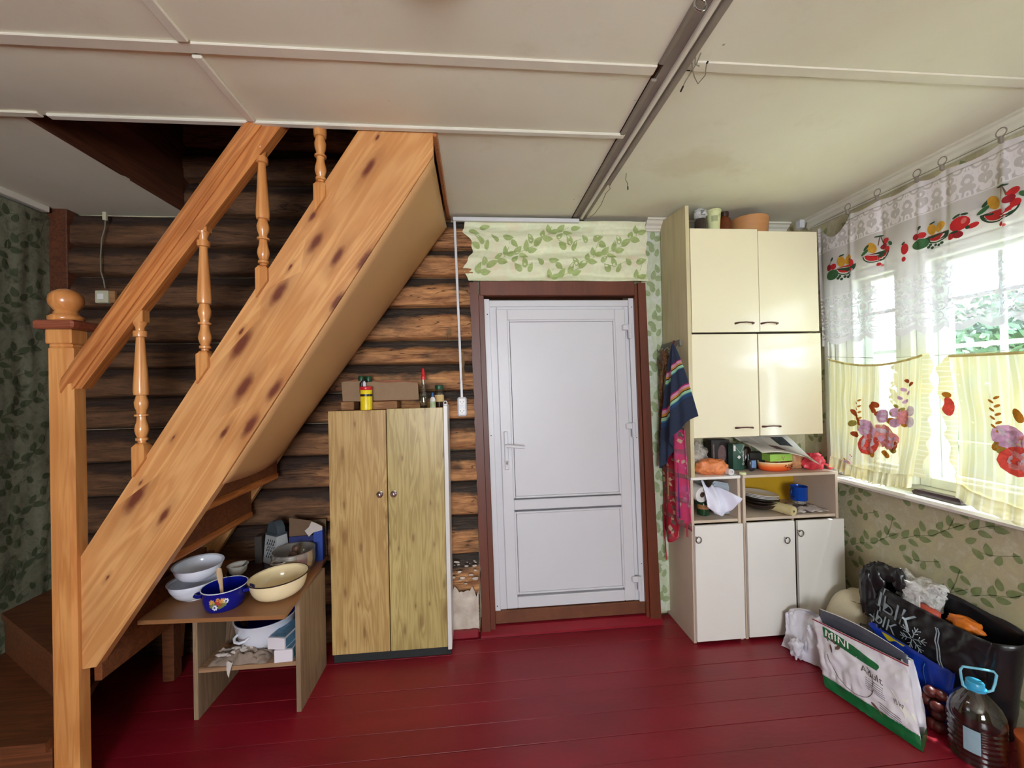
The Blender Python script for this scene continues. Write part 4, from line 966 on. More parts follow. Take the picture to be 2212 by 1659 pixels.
for k in range(9):
    x, y = rn3.uniform(-.10, .08), rn3.uniform(-.045, .015); a = rn3.uniform(-.35, .35); L = rn3.uniform(.05, .09)
    mb.tube([(x+L*(q/6-.5)*math.cos(a), y+L*(q/6-.5)*math.sin(a), .040+.010*nz(q*.8, k, 3)+.004*(k % 3)) for q in range(7)], [.002, .006, .008, .006, .008, .006, .002], 8, sq=.4)
mb.grid(lambda u, v_: (-.03+.028*(u-.5)*(1-v_*.9), -.056-.012*math.sin(v_*2.2), .02-.062*v_+.004*math.sin(u*6)), 6, 8); mb.uv = {}
mb.build('paper_scraps', m_tear, rg, smooth='all')
# ================================================================ KITCHEN UNITS
m_cd = plain('cream_gloss_laminate', (236, 226, 196), .13, .02, 2, bump=.02, bsc=12, spec=.5)
m_cdw = plain('warm_white_laminate', (232, 228, 222), .3, .03, 3, bump=.05)
m_carc = plain('beige_carcass', (204, 184, 164), .55, .08, 8)
m_carcd = plain('taupe_carcass', (168, 148, 130), .6, .08, 8)
m_plank = wood('painted_beige_plank', (212, 200, 162), (192, 178, 138), (96, 66, 40), 'Z', 0, .8, .6, .5, .35, kscale=4)
m_bronze = plain('dark_bronze_handle', (96, 62, 58), .35, .2, metal=.6)
tp = setp(MB().prism([(2.14, .926), (2.44, .926), (2.44, 2.455), (2.14, 2.425)], 1.166, 1.187, 'X').build('tall_side_board', m_plank, world=True), 'tall beige painted wooden board standing beside the cream wall cabinets', 'board')
def wall_cab(lb, z0, z1, doors):
    t_ = thing('wall_cabinet', lb, 'cabinet', (1.585, 2.32, z0))
    bx('body', (1.204, 2.180, z0+.004), (1.966, 2.47, z1-.012), m_carcd, t_, .001)
    for (x0, x1, za, zb, hx0, hx1, hz) in doors:
        d_ = bx('door', (x0, 2.160, za), (x1, 2.1775, zb), m_cd, t_, .0015)
        MB().tube([(hx0, 2.161, hz), (hx0+.004, 2.146, hz+.001), (hx0+.018, 2.139, hz+.003), ((hx0+hx1)/2, 2.137, hz+.004), (hx1-.018, 2.139, hz+.002), (hx1-.004, 2.146, hz), (hx1, 2.161, hz-.001)], [.006, .0055, .0035, .0032, .0035, .0055, .006], 8).build('handle', m_bronze, d_, world=True, smooth=True)
wall_cab('upper cream two-door wall cabinet just below the ceiling', 1.724, 2.312, [(1.203, 1.601, 1.727, 2.308, 1.456, 1.560, 1.776), (1.6035, 1.963, 1.729, 2.298, 1.611, 1.704, 1.774)])
wall_cab('lower cream two-door wall cabinet directly above the cluttered shelf', 1.138, 1.719, [(1.198, 1.584, 1.140, 1.717, 1.444, 1.540, 1.190), (1.590, 1.970, 1.142, 1.7165, 1.604, 1.705, 1.193)])
def base_cab(lb, x0, x1, doors, backc, dz=0, rings=(), topc=None):
    t_ = thing('base_cabinet', lb, 'cabinet', ((x0+x1)/2, 2.32, 0))
    p = .016
    bx('side_panel', (x0, 2.172, 0), (x0+p, 2.49, .905), m_carc, t_, .001); bx('side_panel', (x1-p, 2.172, 0), (x1, 2.49, .905), m_carc, t_, .001)
    bx('top_panel', (x0, 2.168, .9055), (x1, 2.49, .9205), topc or m_carc, t_, .001); bx('niche_floor', (x0+p, 2.176, .662), (x1-p, 2.484, .678), m_carc, t_, .001)
    bx('back_panel', (x0+p, 2.485, .03), (x1-p, 2.489, .905), backc, t_, 0); bx('bottom_panel', (x0+p, 2.176, .03), (x1-p, 2.484, .046), m_carc, t_, .001); bx('plinth', (x0+p, 2.20, 0), (x1-p, 2.215, .03), m_plinth, t_, 0)
    if len(doors) > 1: bx('divider', (1.779, 2.176, .046), (1.791, 2.484, .662), m_carcd, t_, .001)
    for (a, b, za, zb), (rx, rz_) in zip(doors, rings):
        d_ = bx('door', (a, 2.152, za), (b, 2.1695, zb), m_cdw, t_, .0015)
        MB().tube([(rx+.015*math.sin(k*2*PI/24), 2.142, rz_+.017*math.cos(k*2*PI/24)) for k in range(25)], .0032, 8, cap=False).build('ring_handle', m_chrome, d_, world=True, smooth=True)
        MB().tube([(rx-.010, 2.152, rz_+.014), (rx-.010, 2.138, rz_+.014)], .0045, 8).build('ring_mount', m_chrome, d_, world=True, smooth=30)
    return t_
base_cab('narrow white-doored base cabinet with open niche, beside the door', 1.178, 1.470, [(1.187, 1.468, .018, .656)], plain('pale_grey_back', (196, 196, 190), .6), rings=[(1.202, .583)], topc=m_cdw)
base_cab('wide white base cabinet with two doors and yellow-backed open niche', 1.484, 2.064, [(1.492, 1.776, .020, .656), (1.795, 2.078, .012, .654)], plain('mustard_back_panel', (204, 160, 24), .6), rings=[(1.722, .553), (1.805, .588)])

# ---------------------------------------------------------------- on top of the wall cabinets
Z1 = 2.3008
m_dj = plain('dark_jar_glass', (62, 50, 44), .25, .2); m_film = film('clear_film', (232, 232, 232), .55)
o = thing('jar', 'dark jar wrapped in clear plastic at the left end above the wall cabinets', 'jar', (1.325, 2.26, Z1)); MB().lathe([(.03, 0), (.035, .004), (.035, .085), (.028, .098), (.0, .10)], 24).build('body', m_dj, o, smooth=40)
MB().blob((0, 0, .128), (.040, .036, .034), 20, .16, 2.6, 4).build('plastic_wrap', m_film, o, smooth='all')
MB().box((-.016, -.036, .112), (.010, -.033, .140), 0).build('printed_label', plain('grey_print', (120, 120, 124), .6), o)
tub = thing('tub', 'pale green plastic tub with printed label tapering to its base above the cabinets', 'tub', (1.412, 2.27, Z1)); m_tub = plain('pale_green_plastic', (216, 220, 168), .4, .04)
MB().lathe([(.029, 0), (.0385, .142), (.041, .143), (.041, .154), (.0375, .156), (.036, .150), (.0, .148)], 32, cap1=False).build('body', m_tub, tub, smooth=40)
mb = MB(); mb.grid(lambda u, v_: ((.0298+.0075*v_)*math.sin(-.9+1.0*u), -(.0298+.0075*v_)*math.cos(-.9+1.0*u), .03+.085*v_), 10, 3); mb.grid(lambda u, v_: ((.0298+.0075*v_)*math.sin(.25+.6*u), -(.0298+.0075*v_)*math.cos(.25+.6*u), .02+.105*v_), 8, 3); mb.uv = {}
mb.build('label', plain('grey_green_label', (170, 176, 132), .5, .3, 90), tub)
bt = thing('bottle', 'brown glass medicine bottle with dark screw cap above the cabinets', 'bottle', (1.488, 2.285, Z1))
m_amb = plain('brown_glass', (112, 52, 20), .12, .3, 20, bump=.02)
MB().lathe([(.032, 0), (.036, .004), (.036, .098), (.032, .112), (.022, .120), (.020, .128)], 28).build('body', m_amb, bt, smooth=40); MB().lathe([(.023, .126), (.024, .130), (.024, .151), (.022, .153), (.0, .153)], 24, cap1=False).build('cap', plain('dark_brown_cap', (58, 30, 18), .4), bt, smooth=40)
tr = thing('round_box', 'round light-brown wooden sieve hoop lying above the right wall cabinet', 'sieve', (1.650, 2.30, Z1)); m_hoop = plain('tan_bentwood', (196, 138, 88), .55, .15, 8, bump=.15, stretch=(1, 1, 6))
MB().lathe([(.095, 0), (.098, .002), (.105, .112), (.102, .116), (.098, .112), (.092, .004)], 40, cap1=False).build('hoop', m_hoop, tr, smooth=40)
jb = thing('junction_box', 'small white plastic connector box in the ceiling corner above the window curtain', 'box', (2.035, 2.36, 2.395)); MB().box((-.016, -.018, 0), (.016, .018, .05), .003).build('body', m_white, jb); MB().tube([(.01, 0, .01), (.03, .0, .0), (.045, .01, .02), (.06, .02, .045)], .004, 8).build('cable', m_wire, jb, smooth=True)

# ---------------------------------------------------------------- on the worktop
ZT = .9212
def plastic(name, c, a=.9, rough=.2): return film(name, c, a, rough, 22)
m_orb = plastic('orange_plastic_film', (250, 150, 92), .9); m_clf = film('clear_bag_film', (222, 214, 206), .42, .12, 26); m_pinkb = plastic('pink_red_plastic_film', (232, 70, 84), 1.15)
def bag(name, lb, loc, r, m, amp=.18, seed=1, fr=2.2, crease=.012, n=44, top=None, cat='bag', rz=0):
    t_ = thing(name, lb, cat, loc, rz=rz); mb = MB(); mb.blob((0, 0, 0), 1.0, n, amp, fr, seed)
    vs = []
    for p in mb.v:
        q = Vector(p); k = 1+crease/.1*(abs(noise.noise(q*4+Vector((seed, 0, 0))))-.25)*1.2
        q = q*k; q.z = max(q.z, -.72); vs.append(Vector((q.x*r[0], q.y*r[1], (q.z+.72)*r[2])))
    mb.v = vs
    if top:
        for p in mb.v:
            h = p.z/r[2]
            if h > 1.2: f = 1-(h-1.2)*top; p.x *= f; p.y *= f
    mb.build('film', m, t_, smooth=55); return t_
b1 = bag('plastic_bag', 'thin orange plastic bag slumped at the left end of the worktop', (1.345, 2.245, ZT), (.098, .055, .050), m_orb, seed=3, crease=.006, amp=.12)
b2 = bag('plastic_bag', 'clear plastic bag of white bundles behind the orange bag on the worktop', (1.300, 2.345, ZT), (.084, .060, .095), m_clf, seed=6, crease=.02)
mb = MB()
for k, (x, y, z) in enumerate(((-.03, -.02, .03), (.03, -.01, .03), (.0, .02, .035), (-.02, .01, .08), (.03, .02, .075))): mb.blob((x, y, z), (.032, .026, .026), 12, .15, 2, k)
mb.build('bundle', plain('off_white_bundles', (206, 194, 176), .8, .25, 30), b2, smooth='all')
rl = thing('film_roll', 'white roll of kitchen film pointing out at the edge of the worktop', 'roll', (1.425, 2.185, ZT+.018))
mb = MB(); mb.tube([(0, 0, 0), (-.02, .07, .0), (-.045, .16, .0)], .0175, 24); mb.build('roll', plain('pinkish_film', (226, 208, 204), .25, .05), rl, smooth=40)
MB().lathe([(.018, 0), (.018, .003), (.009, .003), (.008, -.01), (.0, -.01)], 24, Tm((0.0005, -.0005, 0), (PI/2, 0, 0)), cap0=False, cap1=False).build('end_ring', m_white, rl, smooth=40)
db = thing('carton', 'tall dark carton with a pale oval picture behind the orange bag', 'box', (1.470, 2.385, ZT)); MB().box((-.055, -.03, 0), (.062, .03, .175), .001).build('body', plain('very_dark_carton', (36, 26, 26), .4, .3), db)
mb = MB(); N = 24; vs = [(0.012, -.0306, .09)]+[(.012+.026*math.cos(k*2*PI/N), -.0306, .09+.055*math.sin(k*2*PI/N)) for k in range(N)]; mb.add(vs, [(0, 1+k, 1+(k+1) % N) for k in range(N)]); mb.box((-.045, -.0306, .02), (-.036, -.0301, .15)); mb.build('oval_print', plain('mauve_print', (130, 104, 104), .5, .4, 40), db)
gb_ = thing('tea_box', 'dark green tea packet with pale diamond and vertical white lettering on the worktop', 'box', (1.548, 2.318, ZT), rz=.06)
m_gc = plain('green_tin_card', (54, 92, 78), .2, .35, 18); MB().box((-.037, -.022, 0), (.037, .022, .157), .001).build('body', m_gc, gb_)
mb = MB(); mb.prism([(-.010, .078), (.002, .090), (.014, .078), (.002, .066)], -.0232, -.0224); mb.box((-.033, -.0232, .115), (-.020, -.0224, .148)); mb.build('pale_print', m_chinaw, gb_)
mb = MB(); mb.prism([(-.036, .157), (-.033, .157), (.012, .105), (.035, .150), (.037, .150), (.037, .145), (.012, .098)], -.0229, -.0224); mb.build('ribbon_print', plain('silver_green_print', (150, 170, 156), .25), gb_)
text('printed_word', 'Greenfield', .020, m_chinaw, gb_, _root(gb_) @ Tm((.028, -.0236, .072), (PI/2, 0, 0)) @ Tm(rot=(0, 0, PI/2)))
cj = thing('jar', 'dark coffee jar with clear glass lid beside the green tea packet', 'jar', (1.632, 2.36, ZT))
MB().lathe([(.030, 0), (.034, .004), (.034, .115), (.026, .128)], 28).build('body', plain('coffee_glass', (38, 24, 20), .12, .3), cj, smooth=40); MB().lathe([(.020, .127), (.022, .129), (.022, .160), (.018, .164), (.0, .164)], 20, cap1=False).build('lid', m_clear, cj, smooth=40)
pc = thing('foil_pack', 'small dark foil pack with blue and silver label on the worktop', 'pack', (1.607, 2.262, ZT)); mb = MB(); mb.blob((0, 0, .038), (.026, .014, .040), 16, .12, 2.5, 5, fl=-.038); mb.build('body', plain('dark_foil', (44, 44, 50), .3, .3), pc, smooth='all')
MB().box((-.014, -.0175, .022), (.014, -.015, .066), .0005).build('label', plain('blue_silver_label', (118, 150, 200), .3, .4, 60), pc)
yl = thing('jar_lid', 'small flat cream jar lid lying on the front edge of the worktop', 'tin', (1.498, 2.190, ZT)); MB().lathe([(.018, 0), (.019, .002), (.019, .012), (.0175, .014), (.0, .014)], 24, cap1=False).build('cap', m_tub, yl, smooth=40)  # a loose jar lid lying flat
ov = thing('oval_tin', 'orange oval tin dish with dark branch pattern on the worktop', 'tin', (1.760, 2.275, ZT))
mb = MB(); mb.lathe([(.082, 0), (.094, .006), (.101, .030), (.102, .052), (.099, .052), (.097, .030), (.088, .010), (.0, .008)], 44, cap1=False)
for p in mb.v: p.y *= .62
t = NT('orange_fade_enamel'); v = t.coords(); s_ = t.n('SeparateXYZ'); t.l(v, s_.inputs[0]); t.prin(t.ramp(t.g(s_.outputs[2], 0, .052), [(.0, lin((214, 70, 30))), (.5, lin((240, 110, 50))), (.85, lin((244, 180, 120))), (.9, lin((240, 214, 170)))]), .2)
mb.build('body', t.m, ov, smooth=50)
mb = MB(); rn4 = random.Random(2)
for k in range(16):
    a = -PI/2+.15+k*.045; z = .030+.008*math.sin(k*1.3); x, y = .1022*math.cos(a), .0640*math.sin(a); mb.blob((x, y, z), (.0045, .001, .0018), 8, .3, 3, k)
    if k % 2: mb.blob((x, y, z-.008), (.001, .001, .006), 6, 0)
mb.build('branch_print', m_brim, ov, smooth='all')
bb2 = thing('carton', 'black flat carton behind the lime green packet', 'box', (1.685, 2.36, ZT), rz=-.2); MB().box((-.05, -.04, 0), (.05, .04, .095), .001).build('body', plain('black_carton', (24, 26, 22), .4, .4, 50), bb2)
lg = thing('packet', 'lime green packet lying across the orange oval tin', 'box', (1.782, 2.285, ZT+.0535), rz=.03); MB().box((-.072, -.035, 0), (.072, .05, .042), .001).build('body', plain('lime_green_card', (164, 212, 92), .45, .06), lg)
mb = MB(); mb.box((-.020, -.0358, .005), (-.015, -.0352, .008))
for (x, z) in ((.010, .018), (.018, .024), (.004, .024), (.012, .010)): mb.blob((x, -.0355, z), (.003, .0004, .005), 8, .2)
mb.box((-.03, -.0357, .012), (.005, -.0352, .0135)); mb.build('small_flower_print', plain('faint_red_print', (172, 128, 80), .5), lg)
# newspaper draped over the heap
npp = thing('newspaper', 'open newspaper page draped over the heap on the worktop', 'newspaper', (1.80, 2.30, ZT+.10))
m_news = plain('newsprint', (214, 206, 192), .8, .04, 30)
def npf(u, v_, off=0):
    a = Vector((1.655, 2.235, 1.030)); b = Vector((1.955, 2.165, 1.000)); c_ = Vector((1.925, 2.415, 1.122)); d_ = Vector((1.590, 2.42, 1.112))
    p = a.lerp(b, u).lerp(d_.lerp(c_, u), v_); p.z += .010*math.sin(u*5)*(1-v_)+.006*math.sin(v_*6+u*3)-.028*max(0, u-.75)*4*(1-v_)*(u > .75)
    n_ = Vector((0, -.35, 1)).normalized(); return p+n_*off
MB().grid(npf, 24, 16).build('page', m_news, npp, world=True, smooth='all', solid=.0008)
mb = MB()
for (u0, u1, v0, v1) in ((.06, .24, .12, .40), (.06, .24, .46, .86), (.30, .44, .50, .90), (.50, .72, .10, .42), (.52, .66, .78, .92), (.27, .40, .12, .22)):
    k = v0
    while k < v1-.012: mb.grid(lambda u, v_: npf(u0+(u1-u0)*u, k+.010*v_, .0012), 6, 1); k += .034
mb.uv = {}; mb.build('text_lines', plain('grey_newsprint_ink', (170, 162, 152), .8), npp, world=True, kind='stuff')
for (u0, u1, v0, v1, c_) in ((.62, .86, .50, .80, (70, 78, 78)), (.34, .52, .14, .42, (120, 90, 88)), (.76, .92, .06, .20, (150, 120, 112)), (.40, .62, .86, .97, (90, 90, 84))):
    mb = MB(); mb.grid(lambda u, v_: npf(u0+(u1-u0)*u, v0+(v1-v0)*v_, .0016), 6, 6); mb.uv = {}; mb.build('photo_print', plain('news_photo_%d' % c_[0], c_, .7, .75, 45, bump=0), npp, world=True)
pb = bag('food_bag', 'bag of small pale orange pasta standing beside the red bag', (1.905, 2.305, ZT), (.045, .045, .066), plain('pasta_bag', (218, 168, 118), .35, .3, 40, c2=(192, 132, 96), bump=.6, bsc=50), seed=8, cat='bag')
rb = bag('plastic_bag', 'translucent crimson plastic bag tied at its right end on the worktop', (1.988, 2.262, ZT), (.062, .055, .052), m_pinkb, seed=11, crease=.022)
mb = MB(); mb.tube([(.045, -.01, .025), (.062, -.02, .03), (.085, -.03, .012), (.092, -.035, .004)], [.010, .006, .016, .020], 12, sq=.6); mb.build('knotted_end', m_pinkb, rb, smooth=60)
rbx = thing('carton', 'small red carton with white corner mark at the right end of the worktop', 'box', (2.035, 2.37, ZT)); MB().box((-.055, -.03, 0), (.055, .03, .062), .001).build('body', plain('red_carton', (206, 40, 48), .45), rbx)
mb = MB(); mb.box((.036, -.0306, .012), (.050, -.0301, .016)); mb.box((.036, -.0306, .046), (.050, -.0301, .050)); mb.box((.036, -.0306, .016), (.040, -.0301, .046)); mb.build('corner_mark', m_chinaw, rbx)

# ---------------------------------------------------------------- right niche
ZN = .6785
m_dpan = plain('black_brown_glaze', (42, 30, 26), .35, .3)
def plate(label, loc, R, m, grp, h=.016, rot=(0, .09, 0), foot=.55):
    t_ = thing('plate', label, 'plate', loc, rot=rot, group=grp)
    MB().lathe([(R*foot, 0), (R*foot+.003, .002), (R*.72, .004), (R, h), (R, h+.0022), (R*.72, .0075), (R*.6, .005), (.002, .005)], 44, cap1=False).build('body', m, t_, smooth=50)
for k, (lb, R, h, z) in enumerate((('dark brown bowl at the bottom of the crockery stack', .100, .034, 0), ('dark brown dish resting on the bottom dark bowl', .104, .026, .026), ('upper dark brown dish right under the white plates', .106, .022, .044))):
    t_ = thing('dish', lb, 'dish', (1.690, 2.325, ZN+.006+z), rot=(0, .03+.02*k, 0), group='dark dishes in the yellow-backed niche')
    MB().lathe([(R*.5, 0), (R*.55, .002), (R*.85, h*.5), (R, h), (R, h+.0025), (R*.84, h*.55+.003), (R*.5, .005), (.002, .005)], 44, cap1=False).build('body', m_dpan, t_, smooth=50)
for k, lb in enumerate(('lowest of the three white plates on the dark dishes', 'middle one of the three white plates on the dark dishes', 'topmost white plate of the crockery stack in the niche')):
    plate(lb, (1.692, 2.325, ZN+.066+.0075*k), .104-.001*k, m_chinaw, 'white plates in the yellow-backed niche')
rp = thing('rolling_pin', 'cream wooden rolling pin sticking out of the yellow-backed niche', 'rolling pin', (1.775, 2.155, ZN+.0305)); m_cw = wood('cream_turned_wood', (222, 208, 160), (200, 182, 130), axis='Y', rough=.4, gr=.4)
d_ = Vector((-.062, .20, .004)); MB().tube([(0, 0, 0), d_*.05, d_*.5, d_], [.026, .0285, .0285, .0275], 28).build('roller', m_cw, rp, smooth=40); MB().tube([(0, 0, 0), tuple(d_*-.012)], [.0075, .0065], 16).build('core', plain('pin_core', (150, 128, 84), .6), rp, smooth=40)
MB().tube([tuple(d_*-.013), tuple(d_*-.018)], .003, 10).build('bore', m_blk, rp)
rgn = thing('cloth', 'brown stained white cloth lying under the blue kettle in the niche', 'cloth', (1.93, 2.30, ZN+.001)); mb = MB(); mb.grid(lambda u, v_: (-.11+.215*u, -.10+.19*v_, .003+.013*max(0, nz(u*6, v_*5, 2))+.004*math.sin(u*13+v_*8)**2), 30, 20); mb.uv = {}
t = NT('stained_cloth'); v = t.coords(); t.prin(t.mix(t.g(t.noise(v, 11, 4), .42, .52), lin((62, 34, 28)), lin((216, 204, 198))), .85); mb.build('cloth', t.m, rgn, smooth='all', solid=.002)
km = thing('mug', 'tall cobalt blue enamel mug with silver foot in the niche', 'mug', (1.958, 2.335, ZN+.020)); m_mb = plain('metallic_blue', (22, 82, 196), .22, .15, metal=.35)
MB().lathe([(.036, 0), (.038, .003), (.036, .022)], 32).build('foot', m_steel, km, smooth=40); MB().lathe([(.043, .020), (.046, .024), (.046, .100), (.048, .103), (.045, .103), (.043, .090), (.042, .03), (.0, .03)], 32, cap1=False).build('body', m_mb, km, smooth=40)
MB().tube([(-.042, -.01, .09), (-.062, -.014, .085), (-.066, -.016, .055), (-.044, -.012, .040)], .006, 10).build('handle', plain('dark_blue_handle', (14, 28, 84), .3), km, smooth=True)
# ---------------------------------------------------------------- left niche
wbg = thing('plastic_bag', 'white plastic carrier bag hanging forward in the open niche of the narrow cabinet', 'bag', (1.345, 2.20, ZN)); m_wbag = plain('thin_white_plastic', (226, 226, 244), .35, .05, 10, bump=.5, bsc=30)
mb = MB()
def wbf(u, v_):
    top = .205-.04*u+.020*math.sin(u*14)*(1 if u < .5 else .2); bot = .075-.045*math.sin(PI*min(1, u*1.2))+(.055*(u-.72)*3 if u > .72 else 0)
    return (-.075+.190*u*(.55+.45*v_), -.045*math.sin(v_*2)-.01+.018*math.sin(u*10+v_*2)+.03*(1-v_), top*(1-v_)+bot*v_)
mb.grid(wbf, 34, 18); mb.uv = {}; mb.build('film', m_wbag, wbg, smooth='all', solid=.001)
tr_ = thing('paper_roll', 'roll of white paper behind the apron in the open niche', 'roll', (1.262, 2.26, ZN+.135)); MB().lathe([(.016, -.045), (.044, -.045), (.044, .045), (.016, .045), (.016, -.045)], 32, Tm(rot=(PI/2+.1, 0, .2)), cap0=False, cap1=False).build('paper', m_chinaw, tr_, smooth=40)
MB().lathe([(.0155, -.0455), (.0155, .0455)], 20, Tm(rot=(PI/2+.1, 0, .2)), cap0=False, cap1=False).build('core', m_bcard, tr_, smooth=40)
tray = thing('tray', 'grey plastic lid leaning upright against the right side of the niche', 'tray', (1.425, 2.26, ZN)); pts_ = []  # a plastic lid standing on edge in the niche
for (cx_, cz_, a0) in ((.018, .165, 0), (-.05, .18, PI/2), (-.05, .02, PI), (.018, .02, 1.5*PI)):
    for k in range(6): a = a0+k*PI/10; pts_.append((cx_+.016*math.cos(a), cz_+.016*math.sin(a)))
mb = MB(); mb.prism(pts_, -.004, .004); mb.prism([(x*1.0-.001, .01+(z-.01)*.93) for x, z in pts_], -.010, -.004); mb.build('body', plain('grey_blue_plastic', (172, 184, 196), .35, .05), tray, smooth=30)
gj = thing('jar', 'dark green jar with orange label low in the open niche', 'jar', (1.305, 2.27, ZN)); MB().lathe([(.030, 0), (.033, .003), (.033, .07), (.028, .08), (.0, .082)], 24).build('body', plain('dark_green_glass', (34, 66, 40), .15, .3), gj, smooth=40); MB().lathe([(.0335, .038), (.0335, .064)], 24, cap0=False, cap1=False).build('label', plain('dull_orange_label', (176, 122, 74), .5, .3), gj, smooth=40)
bc = thing('basin', 'dark plastic basin at the bottom of the open niche', 'basin', (1.385, 2.37, ZN)); MB().lathe([(.05, 0), (.055, .003), (.066, .058), (.069, .060), (.064, .060), (.052, .006), (.0, .006)], 32, cap1=False).build('body', plain('dark_teal_plastic', (30, 42, 52), .3, .3), bc, smooth=40)

# ---------------------------------------------------------------- hook rail with towel, apron, plastic bag
hr = thing('hook_rail', 'grey wooden hook rail screwed to the tall beige board', 'hook rail', (1.160, 2.325, 1.66)); m_grw = plain('grey_weathered_wood', (128, 128, 116), .6, .2, 12)
MB().prism([(2.205, 1.660), (2.205, 1.694), (2.43, 1.688), (2.44, 1.668), (2.43, 1.650)], 1.152, 1.1655, 'X').build('rail', m_grw, hr, world=True)
for y in (2.22, 2.29, 2.36, 2.425): MB().tube([(1.152, y, 1.665), (1.140, y, 1.652), (1.132, y, 1.642), (1.124, y, 1.650), (1.122, y, 1.660)], .003, 8).build('hook', m_dust, hr, world=True, smooth=True)
tw = thing('towel', 'navy blue towel with two bands of coloured stripes hanging from the hook rail', 'towel', (1.14, 2.22, 1.0))
t = NT('striped_towel'); uvn = t.n('TexCoord').outputs['UV']; s_ = t.n('SeparateXYZ'); t.l(uvn, s_.inputs[0])
v = t.coords(); wv = t.math('ADD', s_.outputs[1], t.math('MULTIPLY', t.math('SUBTRACT', t.noise(v, 9, 2), .5), .02))
NV, MG, PK, GD, BK, MN, TE, BL = [lin(c_) for c_ in ((52, 62, 84), (176, 40, 104), (206, 150, 176), (196, 140, 64), (56, 36, 30), (160, 206, 168), (70, 132, 150), (50, 76, 120))]
st_ = [(0, NV), (.235, MG), (.250, PK), (.278, GD), (.300, BK), (.310, MN), (.340, TE), (.352, NV), (.555, MG), (.572, PK), (.605, GD), (.628, BK), (.638, MN), (.668, TE), (.682, BL), (.72, NV)]
rp_ = t.ramp(wv, st_); [n_ for n_ in t.t.nodes if n_.bl_idname == 'ShaderNodeValToRGB'][0].color_ramp.interpolation = 'CONSTANT'
t.prin(rp_, .9, bump=t.noise(v, 320, 2), bs=.8, bd=.002, spec=.2)
def towf(u, v_):
    L = .50+.24*math.sin((1-u)*PI*.5)**1.5-.10*u; sp_ = v_**.75
    y = 2.225+(.185*(1-u)*1.0-.205*u)*sp_*(1-.28*(1-u)*max(0, v_-.6)*2); z = 1.675-L*v_
    if u > .9: z += .0
    x = 1.120-.020*math.sin(u*11+.5)*sp_-.018*math.sin(u*23)*sp_*.6-.03*sp_*math.sin(PI*u)
    return (x, y, z)
mb = MB(); mb.grid(towf, 56, 60)
for k in mb.uv: u, v_ = mb.uv[k]; mb.uv[k] = (u, v_+(.10*(1-u)-.02)*v_)
mb.build('cloth', t.m, tw, world=True, smooth='all', solid=.004)
MB().tube([(1.128, 2.222, 1.690), (1.122, 2.224, 1.66), (1.118, 2.226, 1.640)], .006, 8).build('hanging_loop', plain('dark_red_loop', (96, 30, 34), .8), tw, world=True, smooth=True)
ap = thing('apron', 'red and pink patterned apron hanging behind the navy towel', 'apron', (1.15, 2.28, .6))
def apron_mat(name, base, alt, scale):
    t = NT(name); v = t.coords(); vo = t.n('TexVoronoi'); vo.inputs['Scale'].default_value = scale; t.l(v, vo.inputs['Vector']); s2 = t.n('SeparateColor'); t.l(vo.outputs['Color'], s2.inputs[0])
    c1 = t.mix(t.g(s2.outputs[0], .86, .9), lin(base), lin((206, 176, 150))); c1 = t.mix(t.g(s2.outputs[1], .88, .92), c1, lin((110, 92, 84))); sx = t.n('SeparateXYZ'); t.l(v, sx.inputs[0])
    band = t.g(t.math('ABSOLUTE', t.math('SUBTRACT', t.math('FRACT', t.math('MULTIPLY', sx.outputs[2], 7.5)), .5)), .09, .10, 1, 0); c1 = t.mix(t.math('MULTIPLY', band, .7), c1, lin((100, 84, 76)))
    c1 = t.mix(t.g(t.noise(v, 8, 2), .5, .6, 0, .6), c1, lin(alt)); t.prin(c1, .7, bump=t.noise(v, 30, 3), bs=.4, bd=.004); return t.m
m_a1 = apron_mat('crimson_patterned_cotton', (176, 26, 50), (206, 40, 70), 46); m_a2 = apron_mat('pink_patterned_cotton', (206, 60, 108), (196, 88, 150), 42)
mb = MB(); mb.grid(lambda u, v_: (1.146+.008*math.sin(u*9)-.012*math.sin(PI*u), 2.445-.215*u*(1-.2*v_)-.01*v_, 1.16-(.60+.06*math.sin(PI*u))*v_), 20, 24); mb.build('left_fold', m_a1, ap, world=True, smooth='all', solid=.003)
mb = MB(); mb.grid(lambda u, v_: (1.132+.010*math.sin(u*8+1)-.014*math.sin(PI*u), 2.275-.185*u*(.7+.3*v_), 1.20-(.53+.02*u)*v_), 20, 24); mb.build('right_fold', m_a2, ap, world=True, smooth='all', solid=.003)
mb = MB(); mb.grid(lambda u, v_: (1.114-.006*v_, 2.212-.02*u-.035*v_, 1.10-.40*v_), 3, 20); mb.uv = {}; mb.build('violet_binding', plain('violet_binding', (84, 52, 150), .7), ap, world=True, smooth='all')
mb = MB(); mb.grid(lambda u, v_: (1.128-.006*v_, 2.345-.014*u-.015*v_, 1.08-.30*v_), 3, 20); mb.uv = {}; mb.build('beige_binding', plain('beige_binding', (214, 184, 136), .7), ap, world=True, smooth='all')
mb = MB(); mb.tube([(1.14, 2.43, .70), (1.142, 2.432, .56), (1.138, 2.41, .46), (1.14, 2.405, .37)], .004, 8); mb.build('tie_string', plain('crimson_string', (170, 24, 44), .7), ap, world=True, smooth=True); MB().tube([(1.13, 2.13, .68), (1.13, 2.128, .61)], .005, 8).build('tie_string', plain('crimson_string', (170, 24, 44), .7), ap, world=True, smooth=True)
pbg = thing('plastic_bag', 'crumpled brown translucent bag hanging at the left of the hook rail', 'bag', (1.128, 2.36, 1.55)); m_bbag = film('brown_translucent_film', (116, 82, 56), 1.0, .15, 30)
